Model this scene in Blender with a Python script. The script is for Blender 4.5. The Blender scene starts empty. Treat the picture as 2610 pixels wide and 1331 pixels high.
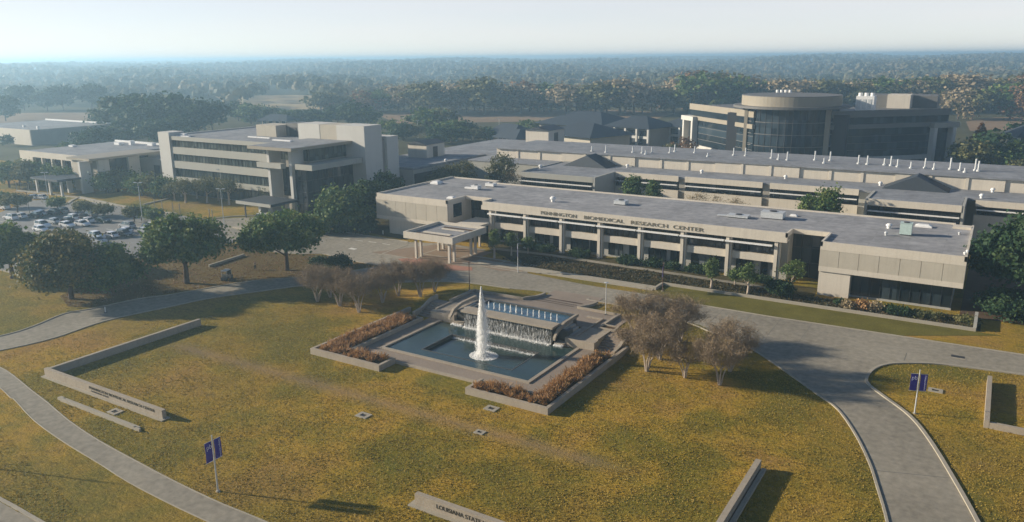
import bpy, math, random
import numpy as np
from mathutils import Vector, Matrix, geometry
R = math.radians
S = bpy.context.scene
COL = S.collection
rng = np.random.default_rng(7)
random.seed(7)

# ---------------------------------------------------------------- camera, world, sun, exposure
PW, PH, FPX = 2610.0, 1331.0, 1991.65          # photograph size and focal length in its pixels
YAW, PITCH, ROLL, CAMZ = -0.555979, 0.254875, -0.0087759, 40.0
FWD = Vector((math.sin(YAW) * math.cos(PITCH), math.cos(YAW) * math.cos(PITCH), -math.sin(PITCH)))
_r0 = Vector((math.cos(YAW), -math.sin(YAW), 0))
_u0 = _r0.cross(FWD)
RGT = math.cos(ROLL) * _r0 + math.sin(ROLL) * _u0
UP = -math.sin(ROLL) * _r0 + math.cos(ROLL) * _u0
CAM = Vector((0, 0, CAMZ))
cd = bpy.data.cameras.new('camera')
cam = bpy.data.objects.new('camera', cd)
COL.objects.link(cam)
cd.sensor_width = 36.0
cd.lens = 36.0 * FPX / PW
cd.clip_start = 1.0
cd.clip_end = 30000.0
cam.matrix_world = Matrix(((RGT.x, UP.x, -FWD.x, 0), (RGT.y, UP.y, -FWD.y, 0), (RGT.z, UP.z, -FWD.z, CAMZ), (0, 0, 0, 1)))
S.camera = cam

SUN_EL = R(18.5)
SUN_AZ = Vector((-math.cos(R(19)), -math.sin(R(19)), 0))      # horizontal direction towards the sun
sund = bpy.data.lights.new('sun', 'SUN')
sund.energy = 5.0
sund.angle = R(1.2)
sund.color = (1.0, 0.885, 0.72)
sun = bpy.data.objects.new('sun', sund)
COL.objects.link(sun)
_tr = -(SUN_AZ * math.cos(SUN_EL) + Vector((0, 0, math.sin(SUN_EL))))
sun.rotation_euler = _tr.to_track_quat('-Z', 'Y').to_euler()
sun.location = (-100, -30, 80)

world = bpy.data.worlds.new("World")
S.world = world
world.use_nodes = True
wn = world.node_tree
wn.nodes.clear()
sky = wn.nodes.new('ShaderNodeTexSky')
sky.sky_type = 'NISHITA'
sky.sun_disc = False
sky.sun_elevation = SUN_EL
sky.sun_rotation = math.atan2(SUN_AZ.x, SUN_AZ.y)
sky.air_density = 0.6
sky.dust_density = 0.0
sky.ozone_density = 2.0
bg = wn.nodes.new('ShaderNodeBackground')
bg.inputs[1].default_value = 0.092
wo = wn.nodes.new('ShaderNodeOutputWorld')
tint = wn.nodes.new('ShaderNodeMix')                # thin high cloud takes the green cast out of the low sky
tint.data_type = 'RGBA'
tint.blend_type = 'MULTIPLY'
tint.inputs[0].default_value = 1.0
tint.inputs[7].default_value = (1.0, .91, .85, 1)
wn.links.new(sky.outputs[0], tint.inputs[6])
# a thin bright veil of high cloud low over the horizon
tc = wn.nodes.new('ShaderNodeTexCoord')
sp = wn.nodes.new('ShaderNodeSeparateXYZ')
wn.links.new(tc.outputs['Generated'], sp.inputs[0])
mr = wn.nodes.new('ShaderNodeMapRange')
mr.interpolation_type = 'SMOOTHSTEP'
for i_, v_ in enumerate((0.0, .42, .62, 0.0)):
    mr.inputs[1 + i_].default_value = v_
wn.links.new(sp.outputs[2], mr.inputs[0])
mpw = wn.nodes.new('ShaderNodeMapping')
mpw.inputs['Scale'].default_value = (2.0, 2.0, 22.0)
wn.links.new(tc.outputs['Generated'], mpw.inputs['Vector'])
nz = wn.nodes.new('ShaderNodeTexNoise')
nz.inputs['Scale'].default_value = 1.6
nz.inputs['Detail'].default_value = 5
wn.links.new(mpw.outputs[0], nz.inputs['Vector'])
ml = wn.nodes.new('ShaderNodeMath')
ml.operation = 'MULTIPLY_ADD'
ml.inputs[1].default_value = .5
ml.inputs[2].default_value = .75
wn.links.new(nz.outputs['Fac'], ml.inputs[0])
mm = wn.nodes.new('ShaderNodeMath')
mm.operation = 'MULTIPLY'
wn.links.new(ml.outputs[0], mm.inputs[0])
wn.links.new(mr.outputs[0], mm.inputs[1])
veil = wn.nodes.new('ShaderNodeMix')
veil.data_type = 'RGBA'
veil.inputs[7].default_value = (6.2, 5.8, 5.6, 1)
wn.links.new(mm.outputs[0], veil.inputs[0])
wn.links.new(tint.outputs[2], veil.inputs[6])
wn.links.new(veil.outputs[2], bg.inputs[0])
wn.links.new(bg.outputs[0], wo.inputs[0])
S.view_settings.view_transform = 'Standard'
S.view_settings.look = 'None'
S.view_settings.exposure = 0.8
S.view_settings.gamma = 1.0
S.cycles.use_denoising = True
S.cycles.max_bounces = 6
S.cycles.diffuse_bounces = 3
S.cycles.glossy_bounces = 3
S.cycles.transparent_max_bounces = 8
S.cycles.volume_bounces = 3

# ---------------------------------------------------------------- pixel -> place helpers (source pixels)
def ray(x, y):
    return FWD + RGT * ((x - PW / 2) / FPX) - UP * ((y - PH / 2) / FPX)
def G(x, y, z=0.0):
    d = ray(x, y)
    return CAM + d * ((z - CAMZ) / d.z)
ZT = {'Z1': (0, 250, .27174), 'Z2': (400, 280, .25262), 'Z3': (950, 340, .27174), 'Z4': (1550, 430, .27174), 'Z5': (1950, 480, .25651),
      'Z6': (1700, 200, .31056), 'Z7': (950, 230, .31056), 'Z8': (0, 480, .27174), 'F1': (780, 700, .31832), 'F2': (600, 500, .27174),
      'F3': (0, 780, .27174), 'F4': (0, 1000, .25187), 'F5': (700, 1000, .27174), 'F6': (1500, 700, .27174), 'F7': (1750, 900, .33385),
      'C0': (0, 480, .18634), 'O': (0, 0, 1.0132)}
def px(zn, x, y):
    a = ZT[zn]
    return a[0] + x * a[2], a[1] + y * a[2]
def gp(zn, x, y, z=0.0):
    return G(*px(zn, x, y), z)
def atY(zn, x, y, Y):
    d = ray(*px(zn, x, y))
    return CAM + d * (Y / d.y)
def pxm(p):                                     # photograph pixels per metre at a point
    return FPX / (Vector(p) - CAM).dot(FWD)
def far(ox, dist, z=0.0):                       # a ground point along overview column ox at a horizontal distance
    d = ray(ox * 1.0132, 150)
    h = math.hypot(d.x, d.y)
    return Vector((d.x / h * dist, d.y / h * dist, z))
def sstep(a, b, t):
    t = min(1, max(0, (t - a) / (b - a)))
    return t * t * (3 - 2 * t)
def gz(x, y):                                   # the ground's height: a low rise behind the fountain
    return 1.25 * sstep(93, 98, y) * (1 - sstep(104, 113, y)) * (1 - sstep(14, 27, abs(x + 58.8)))

# ---------------------------------------------------------------- materials
def nt(name):
    m = bpy.data.materials.new(name)
    m.use_nodes = True
    n = m.node_tree
    b = n.nodes['Principled BSDF']
    return m, n, b
def node(n, t, **kw):
    o = n.nodes.new(t)
    for k, v in kw.items():
        if k == 'ins':
            for i, val in v.items():
                o.inputs[i].default_value = val
        else:
            setattr(o, k, v)
    return o
def ramp(n, src, stops):
    r = n.nodes.new('ShaderNodeValToRGB')
    e = r.color_ramp.elements
    while len(e) < len(stops):
        e.new(0.5)
    for i, (p, c) in enumerate(stops):
        e[i].position = p
        e[i].color = (*c, 1) if len(c) == 3 else c
    n.links.new(src, r.inputs[0])
    return r.outputs[0]
def noise(n, vec, scale, detail=4, rough=.6, dim='3D'):
    t = node(n, 'ShaderNodeTexNoise')
    t.inputs['Scale'].default_value = scale
    t.inputs['Detail'].default_value = detail
    t.inputs['Roughness'].default_value = rough
    n.links.new(vec, t.inputs['Vector'])
    return t.outputs['Fac']
def mixc(n, fac, a, b, mode='MIX'):
    m = node(n, 'ShaderNodeMix', data_type='RGBA', blend_type=mode)
    for sock, v in ((m.inputs[0], fac), (m.inputs[6], a), (m.inputs[7], b)):
        if isinstance(v, (int, float)):
            sock.default_value = v
        elif isinstance(v, tuple):
            sock.default_value = (*v, 1)
        else:
            n.links.new(v, sock)
    return m.outputs[2]
def geom(n):
    return node(n, 'ShaderNodeNewGeometry')
def surf(name, col, rough=.7, var=.12, scale=.6, fine=6.0, bump=0.0, spec=.3, streak=0.0, metal=0.0):
    """weathered surface: colour mottled at two scales, optional vertical run marks"""
    m, n, b = nt(name)
    g = geom(n)
    f1 = noise(n, g.outputs['Position'], scale, 5)
    f2 = noise(n, g.outputs['Position'], fine, 3)
    dk = tuple(c * (1 - 1.6 * var) for c in col)
    lt = tuple(min(1, c * (1 + 1.2 * var)) for c in col)
    c1 = ramp(n, f1, [(.3, dk), (.55, col), (.75, lt)])
    c2 = mixc(n, .5, c1, ramp(n, f2, [(.3, dk), (.7, lt)]))
    if streak:
        mp = node(n, 'ShaderNodeMapping')
        mp.inputs['Scale'].default_value = (1.3, 1.3, .07)
        n.links.new(g.outputs['Position'], mp.inputs['Vector'])
        f3 = noise(n, mp.outputs[0], 1.6, 4)
        c2 = mixc(n, ramp(n, f3, [(.5, (0, 0, 0)), (.8, (streak, streak, streak))]), c2, tuple(c * .62 for c in col))
    n.links.new(c2, b.inputs['Base Color'])
    b.inputs['Roughness'].default_value = rough
    b.inputs['Specular IOR Level'].default_value = spec
    b.inputs['Metallic'].default_value = metal
    if bump:
        bp = node(n, 'ShaderNodeBump', ins={'Strength': bump, 'Distance': .03})
        n.links.new(f2, bp.inputs['Height'])
        n.links.new(bp.outputs[0], b.inputs['Normal'])
    return m
def roofm(name, col):
    m = surf(name, col, .85, .26, .12, .7, .12, .2)
    n = m.node_tree
    b = n.nodes['Principled BSDF']
    src = b.inputs['Base Color'].links[0].from_socket
    g = geom(n)
    br = node(n, 'ShaderNodeTexBrick', offset=.5)
    br.inputs['Scale'].default_value = 1.0
    br.inputs['Brick Width'].default_value = 11.0
    br.inputs['Row Height'].default_value = 2.4
    br.inputs['Mortar Size'].default_value = .045
    br.inputs['Color1'].default_value = (.93, .93, .93, 1)
    br.inputs['Color2'].default_value = (1.06, 1.06, 1.06, 1)
    br.inputs['Mortar'].default_value = (.74, .74, .75, 1)
    n.links.new(g.outputs['Position'], br.inputs['Vector'])
    st = noise(n, g.outputs['Position'], .19, 6, .7)
    c = mixc(n, .8, src, br.outputs['Color'], 'MULTIPLY')
    c = mixc(n, ramp(n, st, [(.56, (0, 0, 0)), (.66, (.4, .4, .4)), (.72, (.12, .12, .12))]), c, tuple(x * .6 for x in col))
    n.links.new(c, b.inputs['Base Color'])
    return m
def glassm(name, col, rough=.06, blind=0.0, cell=(1.5, 3.0)):
    """dark window glass; each pane a little different in tint, some with pale blinds behind"""
    m, n, b = nt(name)
    g = geom(n)
    sep = node(n, 'ShaderNodeSeparateXYZ')
    n.links.new(g.outputs['Position'], sep.inputs[0])
    add = node(n, 'ShaderNodeMath', operation='ADD')
    n.links.new(sep.outputs[0], add.inputs[0])
    n.links.new(sep.outputs[1], add.inputs[1])
    comb = node(n, 'ShaderNodeCombineXYZ')
    fl = []
    for src, s in ((add.outputs[0], cell[0]), (sep.outputs[2], cell[1])):
        d = node(n, 'ShaderNodeMath', operation='DIVIDE')
        d.inputs[1].default_value = s
        n.links.new(src, d.inputs[0])
        f = node(n, 'ShaderNodeMath', operation='FLOOR')
        n.links.new(d.outputs[0], f.inputs[0])
        fl.append(f.outputs[0])
    n.links.new(fl[0], comb.inputs[0])
    n.links.new(fl[1], comb.inputs[1])
    wn_ = node(n, 'ShaderNodeTexWhiteNoise')
    n.links.new(comb.outputs[0], wn_.inputs['Vector'])
    c = ramp(n, wn_.outputs['Value'], [(0, tuple(x * .55 for x in col)), (.6, col), (.8, tuple(x * 1.5 for x in col)), (1, tuple(x * 1.5 + blind for x in col))])
    n.links.new(c, b.inputs['Base Color'])
    b.inputs['Roughness'].default_value = rough
    b.inputs['Specular IOR Level'].default_value = .55
    return m
def leafm(name, a, bcol, c, clump=.35, isl=.5):
    m, n, b = nt(name)
    g = geom(n)
    rnd = g.outputs['Random Per Island']
    f = noise(n, g.outputs['Position'], clump, 3)
    c1 = ramp(n, rnd, [(0, a), (.5, bcol), (1, c)])
    c2 = ramp(n, f, [(.35, a), (.5, bcol), (.68, c)])
    n.links.new(mixc(n, 1 - isl, c1, c2), b.inputs['Base Color'])
    b.inputs['Roughness'].default_value = .65
    b.inputs['Specular IOR Level'].default_value = .15
    out = n.nodes['Material Output']
    tr = node(n, 'ShaderNodeBsdfTranslucent')
    n.links.new(mixc(n, 1 - isl, c1, c2), tr.inputs[0])
    mx = node(n, 'ShaderNodeMixShader')
    mx.inputs[0].default_value = .25
    n.links.new(b.outputs[0], mx.inputs[1])
    n.links.new(tr.outputs[0], mx.inputs[2])
    n.links.new(mx.outputs[0], out.inputs[0])
    return m
def plain(name, col, rough=.5, metal=0.0, spec=.4):
    m, n, b = nt(name)
    g = geom(n)
    f = noise(n, g.outputs['Position'], 3.0, 3)
    n.links.new(ramp(n, f, [(.3, tuple(x * .86 for x in col)), (.7, tuple(min(1, x * 1.08) for x in col))]), b.inputs['Base Color'])
    b.inputs['Roughness'].default_value = rough
    b.inputs['Metallic'].default_value = metal
    b.inputs['Specular IOR Level'].default_value = spec
    return m
def paint(name, col, rough=.25):
    m, n, b = nt(name)
    g = geom(n)
    f = noise(n, g.outputs['Position'], 5.0, 4)
    n.links.new(ramp(n, f, [(.3, tuple(x * .85 for x in col)), (.7, col)]), b.inputs['Base Color'])
    b.inputs['Roughness'].default_value = rough
    b.inputs['Coat Weight'].default_value = .6
    b.inputs['Coat Roughness'].default_value = .08
    return m

M = {}
M['cream'] = surf('cream precast', (.555, .50, .41), .8, .07, .25, 4, .1, .2, .42)
M['tan'] = surf('tan exposed aggregate', (.43, .39, .315), .85, .08, .5, 9, .3, .15, .35)
M['grey_con'] = surf('grey precast', (.36, .35, .31), .8, .08, .3, 5, .1, .2, .25)
M['greywall'] = surf('grey panel', (.29, .27, .23), .75, .08, .3, 5, .1, .2, .2)
M['white_wall'] = surf('off white panel', (.50, .485, .44), .75, .05, .3, 5, .05, .2, .18)
M['bandgrey'] = surf('pale band', (.34, .33, .285), .75, .06, .3, 5, .05, .2, .2)
M['roof'] = roofm('grey membrane roof', (.28, .275, .275))
M['roof2'] = roofm('blue grey membrane roof', (.23, .235, .245))
M['darkroof'] = surf('dark metal roof', (.035, .043, .052), .6, .15, .2, 2, .1, .3)
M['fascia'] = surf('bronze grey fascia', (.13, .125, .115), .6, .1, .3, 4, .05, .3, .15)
M['fascia_lit'] = surf('sunlit bronze fascia', (.27, .235, .175), .6, .08, .3, 4, .05, .3, .15)  # same bronze with sunlight put into the colour
M['concrete'] = surf('road concrete', (.26, .232, .18), .85, .26, .06, 1.2, .2, .2)
M['paver'] = surf('terrace paving', (.255, .205, .16), .85, .14, .2, 5, .2, .2)
M['brick'] = surf('red brick paving', (.34, .17, .115), .85, .15, .3, 6, .2, .2)
M['brownpave'] = surf('brown paving', (.24, .175, .12), .85, .14, .3, 5, .2, .2)
M['asphalt'] = surf('worn asphalt', (.20, .195, .185), .9, .16, .1, 3, .25, .2)
M['kerb'] = surf('kerb concrete', (.33, .295, .23), .85, .12, .5, 6, .1, .2)
M['stone'] = surf('planter stone', (.33, .28, .215), .85, .14, .5, 6, .25, .2, .4)
M['darkstone'] = surf('wet dark stone', (.07, .068, .06), .35, .3, 1.5, 9, .5, .5)
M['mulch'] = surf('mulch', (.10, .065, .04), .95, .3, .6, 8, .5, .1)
M['metal'] = plain('galvanised metal', (.55, .56, .55), .45, .3)
M['whitepaint'] = plain('white painted metal', (.72, .71, .68), .5)
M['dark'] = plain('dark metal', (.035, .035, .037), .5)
M['rust'] = plain('dark red painted pole', (.085, .04, .03), .55)
M['fascia_letter'] = plain('weathered bronze letters', (.17, .145, .095), .6, .1)
M['drygrass'] = leafm('dry grass blades', (.17, .14, .028), (.29, .20, .034), (.39, .27, .06), .06, .3)
M['bronze'] = plain('bronze letters', (.07, .055, .035), .5, .2)
M['glass'] = glassm('dark window glass', (.022, .026, .03), .06, .05, (1.47, 3))
M['glass_low'] = glassm('ground floor glass', (.02, .028, .032), .08, .12, (2.2, 4))
M['glass_strip'] = glassm('strip window glass', (.05, .062, .058), .1, .03, (1.2, 5))
M['glass_round'] = glassm('round building glass', (.022, .033, .042), .05, .02, (1.9, 3))
M['purple'] = plain('purple banner cloth', (.035, .02, .24), .6)
M['bannerwhite'] = plain('white banner print', (.62, .6, .75), .6)
M['tyre'] = plain('tyre rubber', (.02, .02, .02), .8)
M['rim'] = plain('wheel rim', (.4, .4, .41), .35, .6)
M['lamp'] = plain('lamp lens', (.7, .7, .68), .2)
M['carglass'] = plain('car glass', (.015, .018, .022), .05, 0, .7)
M['skin'] = plain('skin', (.35, .2, .14), .6)
M['hair'] = plain('dark hair', (.02, .015, .012), .7)
M['navycloth'] = plain('dark cloth', (.03, .03, .035), .8)
M['tancloth'] = plain('tan cloth', (.34, .29, .21), .8)
M['bark'] = surf('tree bark', (.095, .065, .045), .9, .25, 1.5, 12, .4, .1)
M['palebark'] = surf('pale smooth bark', (.40, .33, .26), .8, .2, 2, 12, .2, .1)
M['twig'] = surf('bare twigs', (.255, .19, .12), .9, .2, .8, 5, 0, .1)
M['leaf_oak'] = leafm('oak leaves', (.022, .065, .02), (.07, .13, .034), (.23, .235, .06))
M['leaf_brown'] = leafm('browning oak leaves', (.026, .05, .016), (.075, .09, .026), (.32, .22, .06))
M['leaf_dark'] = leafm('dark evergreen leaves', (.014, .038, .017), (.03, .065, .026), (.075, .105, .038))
M['leaf_olive'] = leafm('olive leaves', (.05, .065, .025), (.11, .115, .042), (.21, .18, .07))
M['leaf_young'] = leafm('fresh green leaves', (.05, .09, .025), (.09, .14, .04), (.16, .19, .06), 1.2)
M['leaf_shrub'] = leafm('shrub leaves', (.015, .04, .016), (.03, .06, .022), (.06, .09, .03), 1.5)
M['leaf_gold'] = leafm('dry ornamental grass', (.17, .085, .035), (.36, .20, .085), (.55, .34, .15), 1.2)
M['leaf_orange'] = leafm('rust coloured leaves', (.10, .06, .03), (.20, .11, .055), (.32, .20, .10))
M['leaf_tan'] = leafm('tan autumn leaves', (.14, .115, .06), (.28, .22, .13), (.42, .33, .2))
M['leaf_far'] = leafm('far wood leaves', (.05, .07, .04), (.12, .12, .065), (.24, .19, .11), .011, .18)
M['scrub'] = leafm('scrub', (.03, .04, .018), (.07, .06, .028), (.13, .085, .04), .5)

# grass
def grassm():
    m, n, b = nt('autumn lawn grass')
    g = geom(n)
    P = g.outputs['Position']
    f0 = noise(n, P, .022, 3, .55)
    f1 = noise(n, P, .075, 5, .62)
    mp = node(n, 'ShaderNodeMapping')
    mp.inputs['Rotation'].default_value = (0, 0, R(35))
    mp.inputs['Scale'].default_value = (.55, 1.4, 1)
    n.links.new(P, mp.inputs['Vector'])
    f2 = noise(n, mp.outputs[0], .9, 5, .7)
    f3 = noise(n, P, 3.2, 4, .75)
    green = (.14, .135, .014)
    ochre = (.37, .215, .016)
    rust = (.33, .155, .022)
    dark = (.085, .07, .02)
    c0 = ramp(n, f1, [(.34, (.13, .125, .02)), (.45, (.21, .165, .022)), (.53, (.39, .245, .032)), (.64, (.37, .21, .055))])
    c1 = mixc(n, ramp(n, f0, [(.43, (0, 0, 0)), (.57, (.85, .85, .85))]), c0, mixc(n, .65, c0, (.15, .128, .03)))
    c2 = mixc(n, ramp(n, f2, [(.34, (.5, .5, .5)), (.52, (0, 0, 0))]), c1, dark)
    c3 = mixc(n, ramp(n, f3, [(.3, (.4, .4, .4)), (.58, (0, 0, 0))]), c2, (.06, .05, .016))
    f4 = noise(n, P, 2.2, 4, .75)
    c3 = mixc(n, ramp(n, f4, [(.5, (0, 0, 0)), (.72, (.55, .55, .55))]), c3, (.46, .31, .06))
    # the old worn track crossing the lawn, bare brown soil showing through
    a, b_ = G(430 * 1.0132, 865 * 1.0132), G(1560 * 1.0132, 1180 * 1.0132)
    dx, dy = b_.x - a.x, b_.y - a.y
    L = math.hypot(dx, dy)
    dt = node(n, 'ShaderNodeVectorMath', operation='DOT_PRODUCT')
    sub = node(n, 'ShaderNodeVectorMath', operation='SUBTRACT')
    sub.inputs[1].default_value = (a.x, a.y, 0)
    n.links.new(P, sub.inputs[0])
    n.links.new(sub.outputs[0], dt.inputs[0])
    dt.inputs[1].default_value = (-dy / L, dx / L, 0)
    ab = node(n, 'ShaderNodeMath', operation='ABSOLUTE')
    n.links.new(dt.outputs['Value'], ab.inputs[0])
    wob = node(n, 'ShaderNodeMath', operation='MULTIPLY_ADD')
    n.links.new(f1, wob.inputs[0]); wob.inputs[1].default_value = 3.2; n.links.new(ab.outputs[0], wob.inputs[2])
    along = node(n, 'ShaderNodeVectorMath', operation='DOT_PRODUCT')
    n.links.new(sub.outputs[0], along.inputs[0])
    along.inputs[1].default_value = (dx / L, dy / L, 0)
    mr = node(n, 'ShaderNodeMapRange', ins={1: -2.0, 2: 4.0, 3: 0.0, 4: 1.0})
    n.links.new(along.outputs['Value'], mr.inputs[0])
    mr2 = node(n, 'ShaderNodeMapRange', ins={1: L - 4.0, 2: L + 3.0, 3: 1.0, 4: 0.0})
    n.links.new(along.outputs['Value'], mr2.inputs[0])
    trk = node(n, 'ShaderNodeMapRange', ins={1: 1.6, 2: 3.8, 3: .6, 4: 0.0})
    n.links.new(wob.outputs[0], trk.inputs[0])
    m1 = node(n, 'ShaderNodeMath', operation='MULTIPLY'); n.links.new(trk.outputs[0], m1.inputs[0]); n.links.new(mr.outputs[0], m1.inputs[1])
    m2 = node(n, 'ShaderNodeMath', operation='MULTIPLY'); n.links.new(m1.outputs[0], m2.inputs[0]); n.links.new(mr2.outputs[0], m2.inputs[1])
    c3 = mixc(n, m2.outputs[0], c3, (.23, .155, .095))
    n.links.new(c3, b.inputs['Base Color'])
    b.inputs['Roughness'].default_value = .95
    b.inputs['Specular IOR Level'].default_value = .05
    bp = node(n, 'ShaderNodeBump', ins={'Strength': .8, 'Distance': .3})
    ad = node(n, 'ShaderNodeMath', operation='ADD')
    n.links.new(f2, ad.inputs[0])
    n.links.new(f3, ad.inputs[1])
    n.links.new(ad.outputs[0], bp.inputs['Height'])
    n.links.new(bp.outputs[0], b.inputs['Normal'])
    return m
M['grass'] = grassm()
M['grass_green'] = surf('green verge grass', (.13, .115, .026), .95, .28, .3, 4, .5, .05)
M['grove_floor'] = surf('oak grove ground', (.125, .088, .03), .95, .3, .12, 3, .5, .05)  # olive brown grass and leaf litter under the oaks
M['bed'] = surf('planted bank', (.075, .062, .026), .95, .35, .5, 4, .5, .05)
M['field_tan'] = surf('dry field', (.36, .27, .15), .95, .12, .01, .2, .2, .05)
M['field_red'] = surf('reddish brown field', (.24, .165, .10), .95, .2, .02, .2, .2, .05)
M['earth'] = surf('far ground', (.08, .075, .035), .95, .3, .004, .05, .2, .05)
def waterm(name, col, sc, strength):
    m, n, b = nt(name)
    g = geom(n)
    f = noise(n, g.outputs['Position'], sc, 4, .6)
    f0 = noise(n, g.outputs['Position'], .35, 3)
    n.links.new(ramp(n, f0, [(.3, tuple(c * .75 for c in col)), (.7, tuple(c * 1.2 for c in col))]), b.inputs['Base Color'])
    b.inputs['Roughness'].default_value = .09
    b.inputs['Specular IOR Level'].default_value = .5
    bp = node(n, 'ShaderNodeBump', ins={'Strength': strength, 'Distance': .05})
    n.links.new(f, bp.inputs['Height'])
    n.links.new(bp.outputs[0], b.inputs['Normal'])
    return m
M['water'] = waterm('pool water', (.028, .05, .046), 2.2, .5)
M['water_blue'] = waterm('blue pool water', (.03, .085, .13), 3, .8)
def foamm():
    m, n, b = nt('white water')
    g = geom(n)
    n.links.new(ramp(n, g.outputs['Random Per Island'], [(0, (.82, .82, .81)), (1, (.95, .95, .94))]), b.inputs['Base Color'])
    b.inputs['Roughness'].default_value = .5
    out = n.nodes['Material Output']
    tr = node(n, 'ShaderNodeBsdfTranslucent')
    tr.inputs[0].default_value = (.9, .9, .88, 1)
    mx = node(n, 'ShaderNodeMixShader')
    mx.inputs[0].default_value = .6
    n.links.new(b.outputs[0], mx.inputs[1])
    n.links.new(tr.outputs[0], mx.inputs[2])
    n.links.new(mx.outputs[0], out.inputs[0])
    return m
M['foam'] = foamm()

# ---------------------------------------------------------------- object helpers
def tag(o, label=None, cat=None, group=None, kind=None):
    if label: o['label'] = label
    if cat: o['category'] = cat
    if group: o['group'] = group
    if kind: o['kind'] = kind
    return o
def thing(name, label, cat, loc=(0, 0, 0), rz=0.0, group=None):
    o = bpy.data.objects.new(name, None)
    o.empty_display_size = .5
    COL.objects.link(o)
    o.location = loc
    o.rotation_euler = (0, 0, rz)
    return tag(o, label, cat, group)
class MB:
    """collects shapes for ONE mesh"""
    def __init__(s):
        s.v, s.f, s.m = [], [], []
    def add(s, vs, fs, mi=0):
        k = len(s.v)
        s.v += [tuple(p) for p in vs]
        s.f += [tuple(i + k for i in f) for f in fs]
        s.m += [mi] * len(fs)
        return s
    def box(s, x0, x1, y0, y1, z0, z1, mi=0):
        return s.add([(x0, y0, z0), (x1, y0, z0), (x1, y1, z0), (x0, y1, z0), (x0, y0, z1), (x1, y0, z1), (x1, y1, z1), (x0, y1, z1)],
                     [(3, 2, 1, 0), (4, 5, 6, 7), (0, 1, 5, 4), (1, 2, 6, 5), (2, 3, 7, 6), (3, 0, 4, 7)], mi)
    def prism(s, poly, z0, z1, mi=0, cap=True):
        n = len(poly)
        vs = [(p[0], p[1], z0) for p in poly] + [(p[0], p[1], z1) for p in poly]
        fs = [(i, (i + 1) % n, n + (i + 1) % n, n + i) for i in range(n)]
        if cap:
            for t in geometry.tessellate_polygon([[Vector((p[0], p[1], 0)) for p in poly]]):
                a, b, c = t
                va, vb, vc = (Vector((poly[i][0], poly[i][1])) for i in t)
                if (vb - va).cross(vc - va) < 0:
                    a, c = c, a
                fs += [(n + a, n + b, n + c), (c, b, a)]
        return s.add(vs, fs, mi)
    def sheet(s, poly, z, mi=0):
        vs = [(p[0], p[1], z(p[0], p[1]) if callable(z) else z) for p in poly]
        fs = []
        for t in geometry.tessellate_polygon([[Vector((p[0], p[1], 0)) for p in poly]]):
            a, b, c = t
            va, vb, vc = (Vector((poly[i][0], poly[i][1])) for i in t)
            if (vb - va).cross(vc - va) < 0:
                a, c = c, a
            fs.append((a, b, c))
        return s.add(vs, fs, mi)
    def tube(s, pts, rad, n=8, mi=0, cap=True):
        pts = [Vector(p) for p in pts]
        if not isinstance(rad, (list, tuple)):
            rad = [rad] * len(pts)
        vs, fs = [], []
        for i, p in enumerate(pts):
            d = (pts[min(i + 1, len(pts) - 1)] - pts[max(i - 1, 0)]).normalized()
            a = d.orthogonal().normalized() if abs(d.z) < .95 else Vector((1, 0, 0))
            a = (a - d * a.dot(d)).normalized()
            b = d.cross(a)
            for k in range(n):
                t = 2 * math.pi * k / n
                vs.append(p + (a * math.cos(t) + b * math.sin(t)) * rad[i])
        for i in range(len(pts) - 1):
            for k in range(n):
                fs.append((i * n + k, i * n + (k + 1) % n, (i + 1) * n + (k + 1) % n, (i + 1) * n + k))
        if cap:
            fs.append(tuple(range(n - 1, -1, -1)))
            fs.append(tuple((len(pts) - 1) * n + k for k in range(n)))
        return s.add(vs, fs, mi)
    def ring(s, cx, cy, r, z0, z1, a0=0, a1=2 * math.pi, n=48, mi=0, cap=True):
        return s.prism([(cx + r * math.cos(a0 + (a1 - a0) * k / n), cy + r * math.sin(a0 + (a1 - a0) * k / n)) for k in range(n if abs(a1 - a0 - 2 * math.pi) < 1e-6 else n + 1)], z0, z1, mi, cap)
    def path(s, pts, w, z0, z1, mi=0):              # a kerb-like strip of width w along a polyline
        L, Rr = offset(pts, w / 2), offset(pts, -w / 2)
        n = len(pts)
        for i in range(n - 1):
            zz = lambda p: gz(p[0], p[1])
            a, b, c, d = L[i], L[i + 1], Rr[i + 1], Rr[i]
            vs = [(p[0], p[1], zz(p) + z0) for p in (a, b, c, d)] + [(p[0], p[1], zz(p) + z1) for p in (a, b, c, d)]
            fs = [(7, 6, 5, 4), (0, 1, 5, 4), (2, 3, 7, 6)]
            if i == 0: fs.append((3, 0, 4, 7))
            if i == n - 2: fs.append((1, 2, 6, 5))
            s.add(vs, fs, mi)
        return s
    def build(s, name, mat, parent=None, smooth=False):
        off = Vector(parent_loc(parent)) if parent else Vector((0, 0, 0))
        me = bpy.data.meshes.new(name)
        me.from_pydata([(x - off.x, y - off.y, z - off.z) for x, y, z in s.v], [], s.f)
        for m_ in (mat if isinstance(mat, (list, tuple)) else [mat]):
            me.materials.append(m_)
        if any(s.m):
            me.polygons.foreach_set('material_index', s.m)
        if smooth:
            me.polygons.foreach_set('use_smooth', [True] * len(me.polygons))
        me.update()
        o = bpy.data.objects.new(name, me)
        COL.objects.link(o)
        if parent:
            o.parent = parent
        return o
def parent_loc(p):
    """world place of an unrotated parent; parts of things are given in world coordinates"""
    v = Vector((0, 0, 0))
    while p is not None:
        v += p.location
        p = p.parent
    return v
def offset(pts, d):
    out = []
    for i, p in enumerate(pts):
        a = Vector(pts[max(i - 1, 0)][:2])
        b = Vector(pts[min(i + 1, len(pts) - 1)][:2])
        t = (b - a).normalized()
        out.append((p[0] - t.y * d, p[1] + t.x * d))
    return out
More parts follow.
